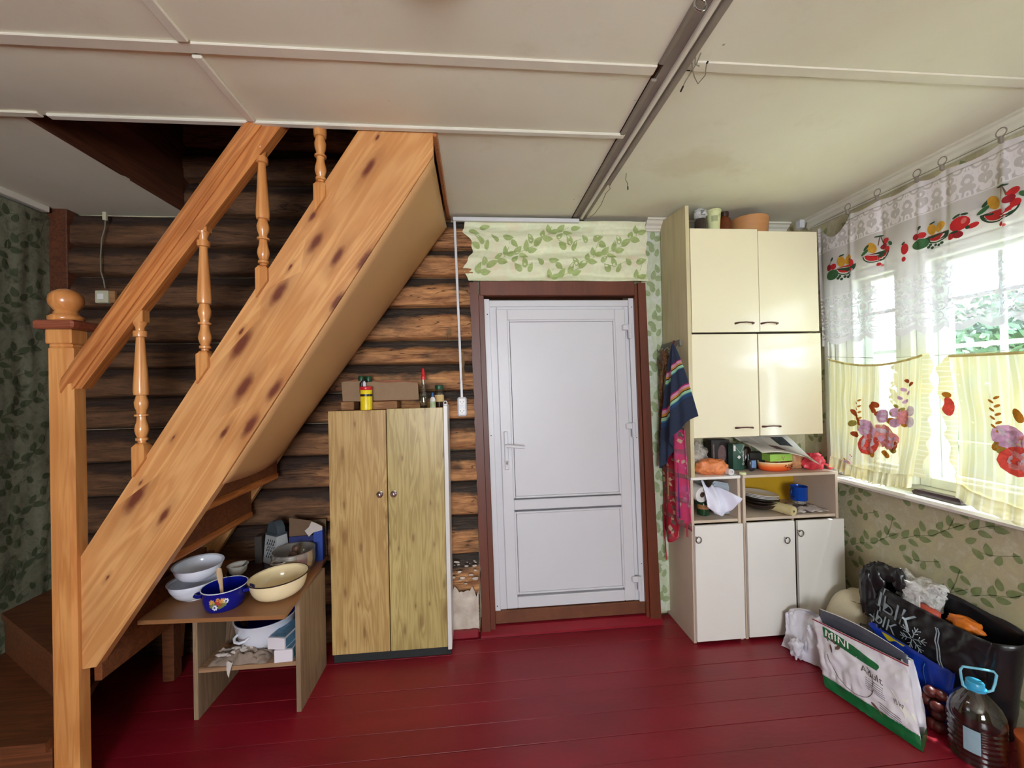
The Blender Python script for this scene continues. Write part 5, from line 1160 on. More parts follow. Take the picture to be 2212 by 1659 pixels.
mb = MB(); mb.blob((0, 0, .03), (.020, .052, .062), 24, .3, 2.6, 9); mb.build('film', m_bbag, pbg, smooth=60); mb = MB(); mb.tube([(0, .01, -.02), (-.004, .03, -.12), (.004, .045, -.25), (-.003, .06, -.40), (0, .07, -.55)], [.016, .010, .013, .009, .003], 10); mb.build('twisted_tail', m_bbag, pbg, smooth='all')
# ================================================================ LACE VALANCE AND CAFE CURTAINS
HOOKS = [2.275, 2.072, 1.905, 1.717, 1.613, 1.411, 1.20, .98, .76]
def lace_pt(Y, Z, off=0):
    """surface of the lace panel: folds fall from the hooks; off moves towards the room"""
    k = min(range(len(HOOKS)), key=lambda i: abs(HOOKS[i]-Y)); d = Y-HOOKS[k]; dep = (2.39-Z)
    f = .012*math.cos(Y*31+1.3)*min(1, .25+dep*1.2)+.010*math.exp(-(d/.012)**2)*(1 if k % 2 else -1)*min(1, dep*4+.3)+.006*nz(Y*9, Z*2, 3)
    return Vector((2.082-f-off, Y, Z))
def lace_top(Y):
    for a, b in zip(HOOKS[:-1], HOOKS[1:]):
        if b <= Y <= a:
            t_ = (a-Y)/(a-b); sag = .09 if a > 2.2 else .014
            return 2.368-sag*math.sin(PI*t_)
    return 2.366
def lace_bot(Y):
    p = .118; ph = ((Y+.02) % p)/p; return 1.652+.030*(1-math.sin(PI*ph)**.7)+.006*nz(Y*3, 0, 0)
LC = thing('lace_valance', 'white lace valance with printed fruit clusters hung across the top of the window', 'curtain', (2.08, 1.6, 1.65))
t = NT('lace'); uvn = t.n('TexCoord').outputs['UV']; s_ = t.n('SeparateXYZ'); t.l(uvn, s_.inputs[0]); U, V = s_.outputs[0], s_.outputs[1]
# openwork: rings, scrolls and leaf shapes mirrored in each scallop
fu = t.math('ABSOLUTE', t.math('SUBTRACT', t.math('FRACT', t.math('DIVIDE', U, .118)), .5))
cm = t.n('CombineXYZ'); t.l(t.math('MULTIPLY', fu, .118), cm.inputs[0]); t.l(V, cm.inputs[1])
ns = t.n('TexNoise'); ns.inputs['Scale'].default_value = 16; ns.inputs['Detail'].default_value = 1; t.l(cm.outputs[0], ns.inputs['Vector'])
va = t.n('VectorMath', operation='MULTIPLY_ADD'); t.l(ns.outputs['Color'], va.inputs[0]); va.inputs[1].default_value = (.03, .03, 0); t.l(cm.outputs[0], va.inputs[2])
vo = t.n('TexVoronoi'); vo.inputs['Scale'].default_value = 26; t.l(va.outputs[0], vo.inputs['Vector'])
ringp = t.g(t.math('SINE', t.math('MULTIPLY', vo.outputs['Distance'], 17)), -.15, .25)
dots = t.n('TexVoronoi'); dots.inputs['Scale'].default_value = 120; dots.inputs['Randomness'].default_value = .25; t.l(cm.outputs[0], dots.inputs['Vector'])
dotp = t.g(dots.outputs['Distance'], .28, .36)
def band(a, b, e=.004): return t.math('MULTIPLY', t.g(V, a-e, a+e), t.g(V, b-e, b+e, 1, 0))
lowz = band(1.68, 1.935); topz = band(2.205, 2.335); hem = t.g(V, 1.672, 1.684, 1, 0)
edge = t.math('MULTIPLY', band(1.66, 1.725), dotp)
pat = t.math('MAXIMUM', t.math('MULTIPLY', ringp, t.math('MAXIMUM', lowz, topz)), 0)
plainz = band(1.93, 2.215, .003); band2 = t.math('MAXIMUM', band(1.928, 1.938, .001), t.math('MAXIMUM', band(2.205, 2.213, .001), t.g(V, 2.335, 2.34)))
alpha = t.math('ADD', .30, t.math('MULTIPLY', pat, .60)); alpha = t.math('MAXIMUM', alpha, t.math('MULTIPLY', plainz, .62)); alpha = t.math('MAXIMUM', alpha, t.math('MULTIPLY', band2, .85)); alpha = t.math('MAXIMUM', alpha, t.math('MULTIPLY', hem, .85)); alpha = t.math('MAXIMUM', alpha, t.math('MULTIPLY', topz, t.math('ADD', .62, t.math('MULTIPLY', ringp, .35))))
dif = t.n('BsdfDiffuse'); dif.inputs[0].default_value = lin((236, 232, 238)); tl = t.n('BsdfTranslucent'); tl.inputs[0].default_value = lin((240, 238, 248)); m1 = t.n('MixShader'); m1.inputs[0].default_value = .08; t.l(dif.outputs[0], m1.inputs[1]); t.l(tl.outputs[0], m1.inputs[2])
tp_ = t.n('BsdfTransparent'); m2 = t.n('MixShader'); t.l(alpha, m2.inputs[0]); t.l(tp_.outputs[0], m2.inputs[1]); t.l(m1.outputs[0], m2.inputs[2]); t.l(m2.outputs[0], t.out.inputs[0]); m_lace = t.m
Y0, Y1 = 2.29, .74
mb = MB()
def lf(u, v_):
    Y = Y0+(Y1-Y0)*u; a, b = lace_bot(Y), lace_top(Y); return lace_pt(Y, a+(b-a)*v_)
mb.grid(lf, 300, 46)
for k in mb.uv:
    p = mb.v[k]; mb.uv[k] = (p.y, p.z if mb.uv[k][1] > .08 else 1.652+(mb.uv[k][1]/.08)*(p.z-1.652)*1.0+.0)
mb.build('lace_cloth', m_lace, LC, world=True, smooth='all')
FR = {k: plain('fruit_'+k, c_, .8, .22, 40, bump=0) for k, c_ in dict(red=(206, 36, 42), dkred=(160, 24, 40), yellow=(214, 160, 50), green=(60, 110, 66), dkgreen=(44, 78, 52), white=(236, 232, 226), brown=(110, 80, 60), pink=(230, 120, 110)).items()}
def patch(fn, poly, m, par, off, name='fruit_print'):
    mb = MB(); cx = sum(p[0] for p in poly)/len(poly); cy = sum(p[1] for p in poly)/len(poly)
    vs = [fn(cx, cy, off)]; n_ = len(poly)
    for f in (.5, 1.0): vs += [fn(cx+(p[0]-cx)*f, cy+(p[1]-cy)*f, off) for p in poly]
    fs = [(0, 1+k, 1+(k+1) % n_) for k in range(n_)]+[(1+k, 1+n_+k, 1+n_+(k+1) % n_, 1+(k+1) % n_) for k in range(n_)]
    mb.add(vs, fs); return mb.build(name, m, par, world=True)
def ell(cx, cy, a, b, r=0, n_=16): return [(cx+a*math.cos(t_)*math.cos(r)-b*math.sin(t_)*math.sin(r), cy+a*math.cos(t_)*math.sin(r)+b*math.sin(t_)*math.cos(r)) for t_ in [k*2*PI/n_ for k in range(n_)]]
def melon(cx, cy, R, s): return [(cx+s*R*math.cos(PI+k*PI/14), cy+R*.72*math.sin(PI+k*PI/14)) for k in range(15)]
def fruit(Yc, Zc, kind, s=1.0, fn=lace_pt, par=LC):
    F = lambda pl, m, off, nm='fruit_print': patch(fn, [(Yc-(x)*s, Zc+y*s) for x, y in pl], FR[m], par, off, nm)
    if kind == 'melon':        # x grows to the right as seen from the room
        F(melon(0, .008, .045, 1), 'dkgreen', .0022); F(melon(0, .008, .0405, 1), 'white', .0026); F(melon(0, .008, .037, 1), 'red', .0030)
        F(ell(-.012, .030, .013, .022, .5), 'yellow', .0034); F(ell(.032, .040, .013, .010, .3), 'red', .0034); F(ell(.024, .024, .013, .010, .2), 'dkred', .0038); F(ell(.036, .010, .011, .010), 'red', .0034)
        F(ell(-.036, .020, .016, .006, .5), 'green', .0034); F(ell(-.030, .036, .012, .005, .7), 'dkgreen', .0034); F(ell(.050, .026, .010, .006, -.8), 'green', .003)
        F([(.005, .032), (.010, .062), (.012, .062), (.008, .032)], 'brown', .003); F([(.018, .035), (.012, .062), (.014, .062), (.022, .037)], 'brown', .003); F(ell(.010, .064, .014, .003, -.1), 'dkgreen', .003)
        F(ell(.006, -.034, .006, .006), 'red', .003); F(ell(.014, -.040, .004, .004), 'pink', .003)
    if kind == 'big':
        F(melon(.030, .005, .040, 1), 'dkgreen', .0022); F(melon(.030, .006, .036, 1), 'white', .0026); F(melon(.030, .008, .033, 1)+[(.063, .018), (-.003, .018)][:0], 'red', .0030)
        F(ell(.012, .028, .014, .020, .3), 'yellow', .0034); F(ell(.040, .028, .013, .018, -.5), 'yellow', .0032); F(ell(.014, .050, .010, .003, .1), 'dkgreen', .0034)
        F(ell(-.022, -.012, .024, .019), 'green', .0036); F(ell(-.016, -.008, .012, .009), 'green', .004)
        F(ell(-.034, .018, .010, .012), 'dkred', .0038); F(ell(-.016, .018, .011, .011), 'red', .0042); F([(-.032, .028), (-.024, .052), (-.022, .052), (-.030, .028)], 'brown', .003); F(ell(-.022, .046, .008, .004, 1), 'dkgreen', .0032)
        for x, y in ((.0, -.030), (.012, -.036), (.024, -.030), (.036, -.034), (.046, -.030), (.006, -.024)): F(ell(x, y, .0055, .005), 'dkgreen', .004)
    if kind == 'apple':
        F(ell(0, .012, .028, .024, .1), 'red', .0026); F(ell(.012, .018, .007, .010, -.4), 'pink', .003); F(ell(-.008, .040, .012, .004, .4), 'dkgreen', .003); F(ell(.014, .040, .010, .004, -.2), 'dkgreen', .003); F([(-.001, .033), (-.001, .044), (.001, .044), (.001, .033)], 'brown', .003)
        F(ell(-.024, -.022, .014, .012, .5), 'red', .0026); F(ell(-.004, -.024, .015, .012, -.3), 'dkred', .003); F(ell(-.014, -.012, .012, .004), 'dkgreen', .0034); F(ell(.034, -.006, .015, .009, .2), 'red', .0026); F(ell(.021, -.008, .006, .006), 'dkgreen', .003)
    if kind == 'small':
        F(ell(.0, .010, .014, .022), 'red', .0026); F(ell(-.004, -.030, .008, .010), 'red', .0026); F(ell(-.004, .034, .008, .004, .6), 'dkgreen', .003)
for Yc, Zc, kd, s in ((2.150, 2.075, 'big', 1.55), (2.070, 2.085, 'small', .9), (1.930, 2.090, 'melon', 1.45), (1.782, 2.060, 'small', 1.2), (1.690, 2.088, 'big', 1.3), (1.560, 2.090, 'apple', 1.25), (1.430, 2.100, 'melon', 1.5), (1.27, 2.09, 'big', 1.0), (1.14, 2.09, 'apple', 1.0), (1.0, 2.09, 'melon', 1.0)): fruit(Yc, Zc, kd, s)
MB().tube([(2.062, 2.32, 2.378)]+[(2.064, y, 2.384) for y in HOOKS]+[(2.064, .6, 2.385)], .0016, 6).build('hanging_string', m_wire, LC, world=True)
for y in HOOKS[1:]:
    c_ = MB(); c_.tube([(2.070, y+.017*math.sin(k*2*PI/14), 2.404+.017*math.cos(k*2*PI/14)) for k in range(15)], .0022, 6, cap=False); c_.box((2.060, y-.006, 2.362), (2.076, y+.006, 2.388), .002); c_.build('ring_clip', m_dust, LC, world=True)

m_cur = {}
def curtain_mat(name, stripes):
    t = NT(name); uvn = t.n('TexCoord').outputs['UV']; s_ = t.n('SeparateXYZ'); t.l(uvn, s_.inputs[0])
    n1 = t.noise(t.coords(), 6, 3); col = t.mix(t.g(n1, .35, .65), lin((238, 226, 168)), lin((230, 226, 188)))
    st_ = t.g(t.math('SINE', t.math('MULTIPLY', s_.outputs[0], 2*PI*stripes)), .55, .8); col = t.mix(t.math('MULTIPLY', st_, .5), col, lin((255, 252, 236)))
    tk = t.n('TexVoronoi'); tk.inputs['Scale'].default_value = 9; t.l(t.coords(scale=(1, 1, .12)), tk.inputs['Vector']); col = t.mix(t.g(tk.outputs['Distance'], .03, .08, .6, 0), col, lin((176, 140, 84)))
    d = t.n('BsdfDiffuse'); t.l(col, d.inputs[0]); tl = t.n('BsdfTranslucent'); t.l(col, tl.inputs[0]); m1 = t.n('MixShader'); m1.inputs[0].default_value = .13; t.l(d.outputs[0], m1.inputs[1]); t.l(tl.outputs[0], m1.inputs[2])
    tp_ = t.n('BsdfTransparent'); m2 = t.n('MixShader'); m2.inputs[0].default_value = .93; t.l(tp_.outputs[0], m2.inputs[1]); t.l(m1.outputs[0], m2.inputs[2]); t.l(m2.outputs[0], t.out.inputs[0]); return t.m
m_ct = curtain_mat('cream_pinstripe_cotton', 26)
def prn(name, c_):
    t = NT(name); col = t.mix(t.g(t.noise(t.coords(), 60, 3), .35, .65), lin(c_), tuple(x*.75 for x in lin(c_)[:3])+(1,)); d = t.n('BsdfDiffuse'); t.l(col, d.inputs[0]); tl = t.n('BsdfTranslucent'); t.l(col, tl.inputs[0]); m1 = t.n('MixShader'); m1.inputs[0].default_value = .16; t.l(d.outputs[0], m1.inputs[1]); t.l(tl.outputs[0], m1.inputs[2]); t.l(m1.outputs[0], t.out.inputs[0]); return t.m
PR = {k: prn('print_'+k, c_) for k, c_ in dict(red=(242, 96, 84), pink=(246, 164, 164), lilac=(232, 186, 222), pale=(240, 224, 238), ochre=(204, 136, 50), olive=(176, 160, 80), rust=(186, 90, 50)).items()}
def make_curtain(label, top, bot, yl, yr, seed, roses, side_ruf=True, ruf_l=False):
    """top(u), bot(u): heights; yl(v), yr(v): left and right edges along the window; v = 0 at the top"""
    t_ = thing('cafe_curtain', label, 'curtain', (2.06, (yl(0)+yr(0))/2, bot(.5)), group='short floral curtains on the wire')
    def S(u, v_, off=0):
        Y = yl(v_)+(yr(v_)-yl(v_))*u; Z = top(u)+(bot(u)-top(u))*v_
        f = .006*math.sin(u*34+seed)*(.35+.65*v_)+.0035*math.sin(u*71+v_*3)+.010*nz(u*5, v_*4, seed)+.012*math.sin(v_*PI)*nz(u*3, 1, seed)
        return Vector((2.060-f-off, Y, Z))
    mb = MB(); mb.grid(S, 110, 36); mb.build('cloth', m_ct, t_, world=True, smooth='all')
    def R_(u, v_):   # bottom frill
        b = S(min(1, max(0, u)), 1); fr = math.sin(u*84+seed)+.35*math.sin(u*131)
        return Vector((b.x-.006-.010*fr*v_-.010*v_, b.y-.006*fr*v_, b.z+.006-.062*v_))
    mb = MB(); mb.grid(R_, 420, 6); mb.build('frill', m_ct, t_, world=True, smooth='all')
    if side_ruf:
        e = 1 if not ruf_l else 0; sg = -1 if e else 1
        def Q(u, v_):
            b = S(e, u); fr = math.sin(u*36+seed)+.3*math.sin(u*61+1)
            w_ = .040 if not ruf_l else .052*math.sin(PI*min(1, u*1.05))**.4*(1.5-u)
            return Vector((b.x-.004-.006*fr*v_, b.y+sg*w_*v_+.003*fr*v_, b.z+.004*fr*v_))
        mb = MB(); mb.grid(Q, 300, 6); mb.build('side_frill', m_ct, t_, world=True, smooth='all')
        if ruf_l:
            patch(lambda a, b_, o: Q(b_, a)-Vector((o, 0, 0)), ell(.5, .40, .42, .075, 0, 14), PR['red'], t_, .002, 'flower_print'); patch(lambda a, b_, o: Q(b_, a)-Vector((o, 0, 0)), ell(.45, .31, .30, .022, 0, 10), PR['ochre'], t_, .003, 'flower_print')
    rn5 = random.Random(seed)
    H_ = top(.5)-bot(.5); L_ = abs(yl(.5)-yr(.5))
    def put(u, v_, a, b, r, m, off): patch(S, [(u+x/L_, v_-y/H_) for x, y in ell(0, 0, a, b, r, 12)], PR[m], t_, off, 'flower_print')
    for (cu, cv, sc) in roses:
        for k in range(14):
            a = rn5.uniform(0, 2*PI); r = rn5.uniform(.05, .085)*sc; put(cu+r*math.cos(a)/L_, cv+r*math.sin(a)/H_*.9, .016*sc, .009*sc, rn5.uniform(0, 3), rn5.choice(['ochre', 'ochre', 'olive', 'rust']), .0018)
        for k, (x, y, R, m) in enumerate(((-.035, .0, .030, 'lilac'), (.012, .018, .040, 'pink'), (-.020, .048, .036, 'red'), (.045, .032, .026, 'pink'), (.020, -.04, .020, 'lilac'))):
            put(cu+x*sc/L_, cv+y*sc/H_, R*sc, R*.85*sc, .3*k, m, .0024+.0004*k)
            for q in range(5): a = q*1.3+k; put(cu+(x+.45*R*math.cos(a))*sc/L_, cv+(y+.4*R*math.sin(a))*sc/H_, R*.42*sc, R*.16*sc, a+1.2, 'pale' if q % 2 else 'lilac' if m != 'red' else 'pink', .0034+.0004*k)
        for k in range(9):
            u_ = cu+(.055+.004*k+(.010 if k % 2 else -.006))*sc/L_; put(u_, cv-(.045+.011*k)*sc/H_, .0075*sc, .0048*sc, (.6 if k % 2 else 2.5), 'lilac' if 2 < k < 7 else 'rust' if k > 6 else 'olive', .0026)
            put(cu-(.052+(.007 if k % 2 else -.003))*sc/L_, cv-(.01+.009*k)*sc/H_, .0060*sc, .0028*sc, 2.5 if k % 2 else .6, 'ochre', .0026)
        for k in range(6): put(cu+(.055+.018*(k % 3))*sc/L_, cv+(-.05+.02*(k//3)+.01*(k % 2))*sc/H_, .015*sc, .013*sc, k, ('lilac', 'pink', 'pale')[k % 3], .0030)
    mb = MB(); mb.tube([S(k/40, 0)+Vector((-.003, 0, -.004)) for k in range(41)], .006, 6); mb.build('heading_tape', plain('yellow_heading', (214, 200, 130), .8), t_, world=True)
    return t_
make_curtain('left short cream curtain with one rose bouquet and frilled hem, next to the wall cabinets', lambda u: 1.572-.042*math.sin(PI*u)**.8-.012*u, lambda u: 1.000-.035*math.sin(PI*u*.9)-.005*u, lambda v_: 2.198+.004*v_, lambda v_: 1.700+.012*math.sin(v_*3)+.060*v_**3, 1, [(.56, .60, 1.75), (.18, 1.02, .5)])
make_curtain('right short cream curtain with a sunlit hem and a wide frill on its left edge', lambda u: 1.545-.006*math.sin(PI*u), lambda u: .985-.045*math.sin(PI*min(1, u*1.6))-.01*u, lambda v_: 1.598-.030*math.sin(v_*2.4)+.005*v_, lambda v_: .80, 4, [(.30, .55, 1.8), (.74, .5, 1.8)], ruf_l=True)
kc = thing('knife_case', 'long dark brown case lying on the white window sill between the short curtains', 'case', (2.135, 1.712, .8845), rz=PI/2-.04)
MB().prism([(-.100, .0), (.100, 0), (.108, .012), (.090, .024), (-.096, .026), (-.104, .012)], -.020, .020).build('body', plain('dark_brown_bakelite', (58, 42, 46), .22, .3, 14), kc)

# ================================================================ BAGS ON THE FLOOR BY THE RIGHT WALL
sk = thing('sack', 'cream woven sack with a cut handle hole slumped behind the white bag', 'sack', (1.935, 2.005, 0), rz=.12)
m_sack = plain('cream_woven_plastic', (214, 202, 172), .6, .1, 6, bump=.5, bsc=30)
mb = MB(); mb.blob((0, 0, 0), 1, 44, .07, 1.6, 4)
vs = []
for p in mb.v:
    q = Vector(p); q = Vector((math.copysign(abs(q.x)**.75, q.x), math.copysign(abs(q.y)**.7, q.y), max(-.75, math.copysign(abs(q.z)**.7, q.z))))
    h = q.z+.75; vs.append(Vector((q.x*.10+.09*h/1.7, q.y*.135*(1-.12*h), h*.180+.008*nz(q.x*3, q.y*3, q.z*3))))
mb.v = vs; mb.build('body', m_sack, sk, smooth='all')
mb = MB(); vs = [(.020+.012*math.sin(a), -.028+.045*math.cos(a), .290+.008*math.sin(a)+.010*math.cos(a)*0) for a in [k*2*PI/18 for k in range(18)]]; mb.add(vs, [tuple(range(18))]); mb.build('handle_hole', plain('hole_shadow_brown', (120, 104, 76), .9), sk)
# white printed bag
m_wb = plain('white_printed_bag_plastic', (222, 216, 226), .32, .1, 5, bump=.6, bsc=26); m_gb = plain('green_bag_plastic', (18, 104, 56), .25, .2, 8, bump=.4, bsc=30)
MBg = thing('animal_feed_bag', 'white feed bag with green base reading MINI standing open on the red floor', 'bag', (1.70, 1.68, 0))
A0, B0 = Vector((1.610, 1.790, .002)), Vector((1.690, 1.435, .002)); C0, D0 = Vector((1.700, 1.955, .225)), Vector((1.800, 1.575, .235)); BK = Vector((.085, .055, 0))
def ff(u, v_, off=0):
    u = min(1, max(0, u)); v_ = min(1, max(0, v_))
    p = A0.lerp(B0, u).lerp(C0.lerp(D0, u), v_); nrm = Vector((-.86, -.22, .45)).normalized()
    b = .022*math.sin(PI*v_)*math.sin(PI*u)**.6+.018*nz(u*6, v_*5, 3)*math.sin(PI*v_)+.014*abs(nz(u*11, v_*8, 5))
    return p+nrm*(b+off)
def bf(u, v_):
    p = (A0+BK+Vector((.02, 0, 0))).lerp(B0+BK, u).lerp((C0+Vector((.070, .035, .020))).lerp(D0+Vector((.055, .03, -.005)), u), v_); return p+Vector((.86, .22, 0))*(.02*math.sin(PI*v_)+.01*nz(u*6, v_*5, 9))
mb = MB(); mb.grid(lambda u, v_: ff(u, .17+.83*v_), 44, 30); mb.grid(lambda u, v_: bf(u, v_), 30, 16)
mb.grid(lambda u, v_: ff(0, .17+.83*v_).lerp(bf(0, .17+.83*v_), u)+Vector((0, -.020*math.sin(PI*u), 0)), 8, 16); mb.grid(lambda u, v_: ff(1, .13+.87*v_).lerp(bf(1, .13+.87*v_), u)+Vector((-.02*math.sin(PI*u), .024*math.sin(PI*u), 0)), 8, 16)
mb.uv = {}; mb.build('bag_film', m_wb, MBg, world=True, smooth=60, solid=.0012)
mb = MB(); mb.grid(lambda u, v_: ff(u, .005+.17*v_, .0006), 44, 6); mb.grid(lambda u, v_: A0.lerp(B0, u).lerp((A0+BK).lerp(B0+BK, u), v_)+Vector((0, 0, .0015)), 20, 4); mb.grid(lambda u, v_: ff(1, .12*v_).lerp(bf(1, .12*v_), u), 6, 3); mb.uv = {}
mb.build('green_base', m_gb, MBg, world=True, smooth=60)
mb = MB(); mb.tube([ff(u/30, .985, .002) for u in range(31)], .0028, 6); mb.build('red_seam', plain('crimson_seam', (150, 22, 44), .5), MBg, world=True)
mb = MB(); mb.tube([bf(u/30, 1.0) for u in range(31)], .0024, 6); mb.build('back_edge', m_chinaw, MBg, world=True)
mb = MB(); mb.grid(lambda u, v_: ff(.12+.60*u, (.945-.16*u**1.6)-(.165*(1-u**3*.45))*v_*(1 if u < .97 else .3), .0016), 30, 5); mb.uv = {}; mb.build('green_print', m_gb, MBg, world=True, smooth='all')
text('printed_word', 'MINI', .048, m_chinaw, MBg, None, fn=lambda x, y, z: ff(.29+x*2.9, .862+y*3.1-.16*max(0, .275+x*2.9-.12)**1.6, .0034+z*.5))
m_ink = plain('bag_ink', (88, 76, 72), .6)
text('printed_word', 'Adult', .034, m_ink, MBg, None, fn=lambda x, y, z: ff(.63+x*2.8, .60+y*4-x*.6, .0020+z*.5))
text('printed_word', '15 kg', .022, m_ink, MBg, None, fn=lambda x, y, z: ff(.86+x*2.0, .42+y*4, .0020+z*.5))
mb = MB()
for k in range(6): mb.grid(lambda u, v_: ff(.56+.17*u, .52-.028*k-.03*u+.008*v_, .0018), 8, 1)
for k in range(3): mb.grid(lambda u, v_: ff(.66+.2*u, .28-.03*k-.05*u+.010*v_, .0018), 8, 1)
mb.uv = {}; mb.build('printed_lines', m_ink, MBg, world=True, kind='stuff')
mb = MB(); mb.tube([ff(.30+.22*math.cos(a)*1.1+.10, .50+.30*math.sin(a), .0018) for a in [PI*.95+k*PI*1.25/20 for k in range(21)]], .0012, 5); mb.build('oval_outline', m_ink, MBg, world=True)
m_patch = plain('brown_patch_print', (110, 78, 64), .6, .3, 40)
for (u, v_, a, b, r) in ((.235, .80, .016, .05, .4), (.29, .74, .020, .055, -.3), (.21, .66, .014, .060, .2), (.17, .78, .008, .035, 0), (.255, .70, .008, .03, .2), (.60, .20, .020, .035, .9), (.64, .17, .010, .05, .6)): patch(lambda x, y, o: ff(x, y, o), ell(u, v_, a, b, r), m_patch, MBg, .0018, 'dog_patch_print')
patch(lambda x, y, o: ff(x, y, o), [(.80, .55), (.98, .60), (.985, .30), (.90, .22), (.82, .40)], m_chinaw, MBg, .0012, 'pale_panel_print')
gp = thing('booklet', 'grey glossy printed sheet sticking out of the open feed bag', 'sheet', (1.79, 1.85, .10)); mb = MB(); mb.grid(lambda u, v_: (1.735+.085*u, 1.955-.36*u, .05+.22*v_-.012*u+.02*math.sin(u*3)*v_), 16, 8); mb.uv = {}; mb.build('sheet', plain('grey_print_sheet', (84, 86, 98), .3, .4, 12), gp, world=True, smooth='all', solid=.0015)
mb = MB(); mb.tube([(1.737+.085*k/10*.95, 1.952-.36*k/10*.95, .272-.012*k/10+.02*math.sin(.3*k)) for k in range(11)], .0018, 5); mb.build('white_edge', m_chinaw, gp, world=True)
wh = thing('plastic_bag', 'thin white plastic bag crumpled on the floor left of the feed bag', 'bag', (1.68, 2.0, 0)); m_thin = plain('thin_white_film', (222, 220, 232), .35, .12, 9, bump=.8, bsc=22)
mb = MB()
def whs(u, v_): 
    r_ = .5+.9*abs(nz(u*5, v_*4, 2))+.5*abs(nz(u*12, v_*9, 5))
    return (.05-.10*v_*(1-.5*u)-.035*math.sin(u*9+v_*3)*.5*r_, .10-.20*u+.02*math.sin(v_*6), max(.004, .225*(1-v_)**.8*(1-.25*abs(u-.3))+.03*r_*math.sin(PI*v_)-.01))
mb.grid(whs, 40, 30); mb.grid(lambda u, v_: tuple(Vector(whs(u, v_))+Vector((.035*math.sin(PI*u)**.4*(1-.3*v_)+.003, 0, 0))), 24, 20); mb.uv = {}; mb.build('film', m_thin, wh, smooth=50)
mb = MB(); mb.blob((-.045, -.01, .055), (.026, .038, .045), 26, .3, 2.5, 7); mb.build('crumpled_end', m_thin, wh, smooth=60)
bh = thing('bag_handle', 'black loop handle standing up between the feed bag and the blue bag', 'handle', (1.86, 1.80, .10)); MB().tube([(1.80, 1.835, .10), (1.815, 1.825, .20), (1.825, 1.815, .268), (1.838, 1.79, .272), (1.852, 1.75, .235), (1.862, 1.70, .17), (1.87, 1.68, .10)], [.009]*7, 10, sq=.4).build('strap', m_blk, bh, world=True, smooth=True)
# blue bag with yellow print
bl_ = thing('shopping_bag', 'bright blue plastic bag with yellow print wedged between feed bag and black bag', 'bag', (1.90, 1.62, 0))
def bls(u, v_, off=0): p = Vector((1.845, 1.82, .0)).lerp(Vector((1.885, 1.50, .0)), u); return p+Vector((.03*v_+.016*nz(u*6, v_*3, 7)-.012*math.sin(PI*v_)-off, 0, .005+(.265-.030*u)*v_))
m_bb = plain('blue_shopping_plastic', (16, 56, 172), .3, .3, 7, bump=.6, bsc=24); mb = MB(); mb.grid(bls, 40, 14); mb.grid(lambda u, v_: bls(u, v_)+Vector((.045*math.sin(PI*u)**.3+.002, 0, 0)), 20, 10); mb.uv = {}
mb.build('film', m_bb, bl_, world=True, smooth='all', solid=.002)
mb = MB(); mb.grid(lambda u, v_: bls(.17+.30*u, .975-.10*math.sin(PI*u)**.6*v_*(.7+.5*math.sin(u*7)), .003), 20, 4); mb.uv = {}; mb.build('yellow_print', plain('yellow_print', (230, 206, 40), .4, .2), bl_, world=True, smooth='all')
mb = MB(); mb.tube([bls(.72+.006*k, .90-.07*k, .003)+Vector((0, .006*math.sin(k), 0)) for k in range(11)], .004, 6, sq=.3); mb.build('pale_blue_print', plain('pale_blue_print', (92, 150, 206), .4), bl_, world=True)
# black bag
bkb = thing('shopping_bag', 'large black plastic bag with grey lettering and snowflake leaning on the wall', 'bag', (1.98, 1.62, 0))
m_bbk = plain('black_glossy_plastic', (30, 30, 33), .28, .35, 6, bump=.7, bsc=20)
K0 = [Vector((1.905, 1.880, .06)), Vector((1.985, 1.470, .02)), Vector((1.945, 1.395, .430)), Vector((1.930, 1.855, .455))]
def kf(u, v_, off=0):
    u = min(1, max(0, u)); v_ = min(1, max(0, v_))
    p = K0[0].lerp(K0[1], u).lerp(K0[3].lerp(K0[2], u), v_)
    p.z += -.012*math.sin(PI*u)**.8*v_*v_
    b = .035*math.sin(PI*v_)*math.sin(PI*u)**.5+.014*nz(u*5, v_*5, 2)+.010*nz(u*13, v_*11, 6)
    return p+Vector((-1, -.05, .25)).normalized()*(b+off)
def kb(u, v_): p = (K0[0]+Vector((.15, .02, 0))).lerp(K0[1]+Vector((.13, -.01, 0)), u).lerp((K0[3]+Vector((.13, .02, .03))).lerp(K0[2]+Vector((.13, -.01, .035)), u), v_); p.z += .02*math.sin(PI*u)*v_+.012*nz(u*6, v_*4, 8); p.x = min(p.x+.01*nz(u*5, v_*5, 1), 2.135); return p
mb = MB(); mb.grid(kf, 50, 34); mb.grid(kb, 36, 20); mb.grid(lambda u, v_: kf(0, v_).lerp(kb(0, v_), u)+Vector((0, .02*math.sin(PI*u), 0)), 8, 16); mb.grid(lambda u, v_: kf(1, v_).lerp(kb(1, v_), u)+Vector((0, -.045*math.sin(PI*u), 0)), 8, 16)
mb.uv = {}; mb.build('film', m_bbk, bkb, world=True, smooth='all', solid=.002)
mb = MB()
for k, (c_, r_) in enumerate((((1.925, 1.868, .39), (.030, .040, .12)), ((1.938, 1.845, .47), (.030, .050, .070)), ((1.950, 1.800, .515), (.028, .060, .040)), ((1.960, 1.752, .500), (.022, .030, .055)), ((1.930, 1.850, .33), (.030, .060, .06)))):
    q = MB(); q.blob((0, 0, 0), 1, 30, .10, 2.2, k+3)
    mb.add([Vector(c_)+Vector((p.x*r_[0], p.y*r_[1], p.z*r_[2]))*(1+.35*(abs(nz(p.x*3+k, p.y*3, p.z*3))-.2)) for p in q.v], q.f)
mb.build('handle', m_bbk, bkb, world=True, smooth=60)
m_gi = plain('grey_bag_ink', (150, 162, 170), .45, .25, 30)
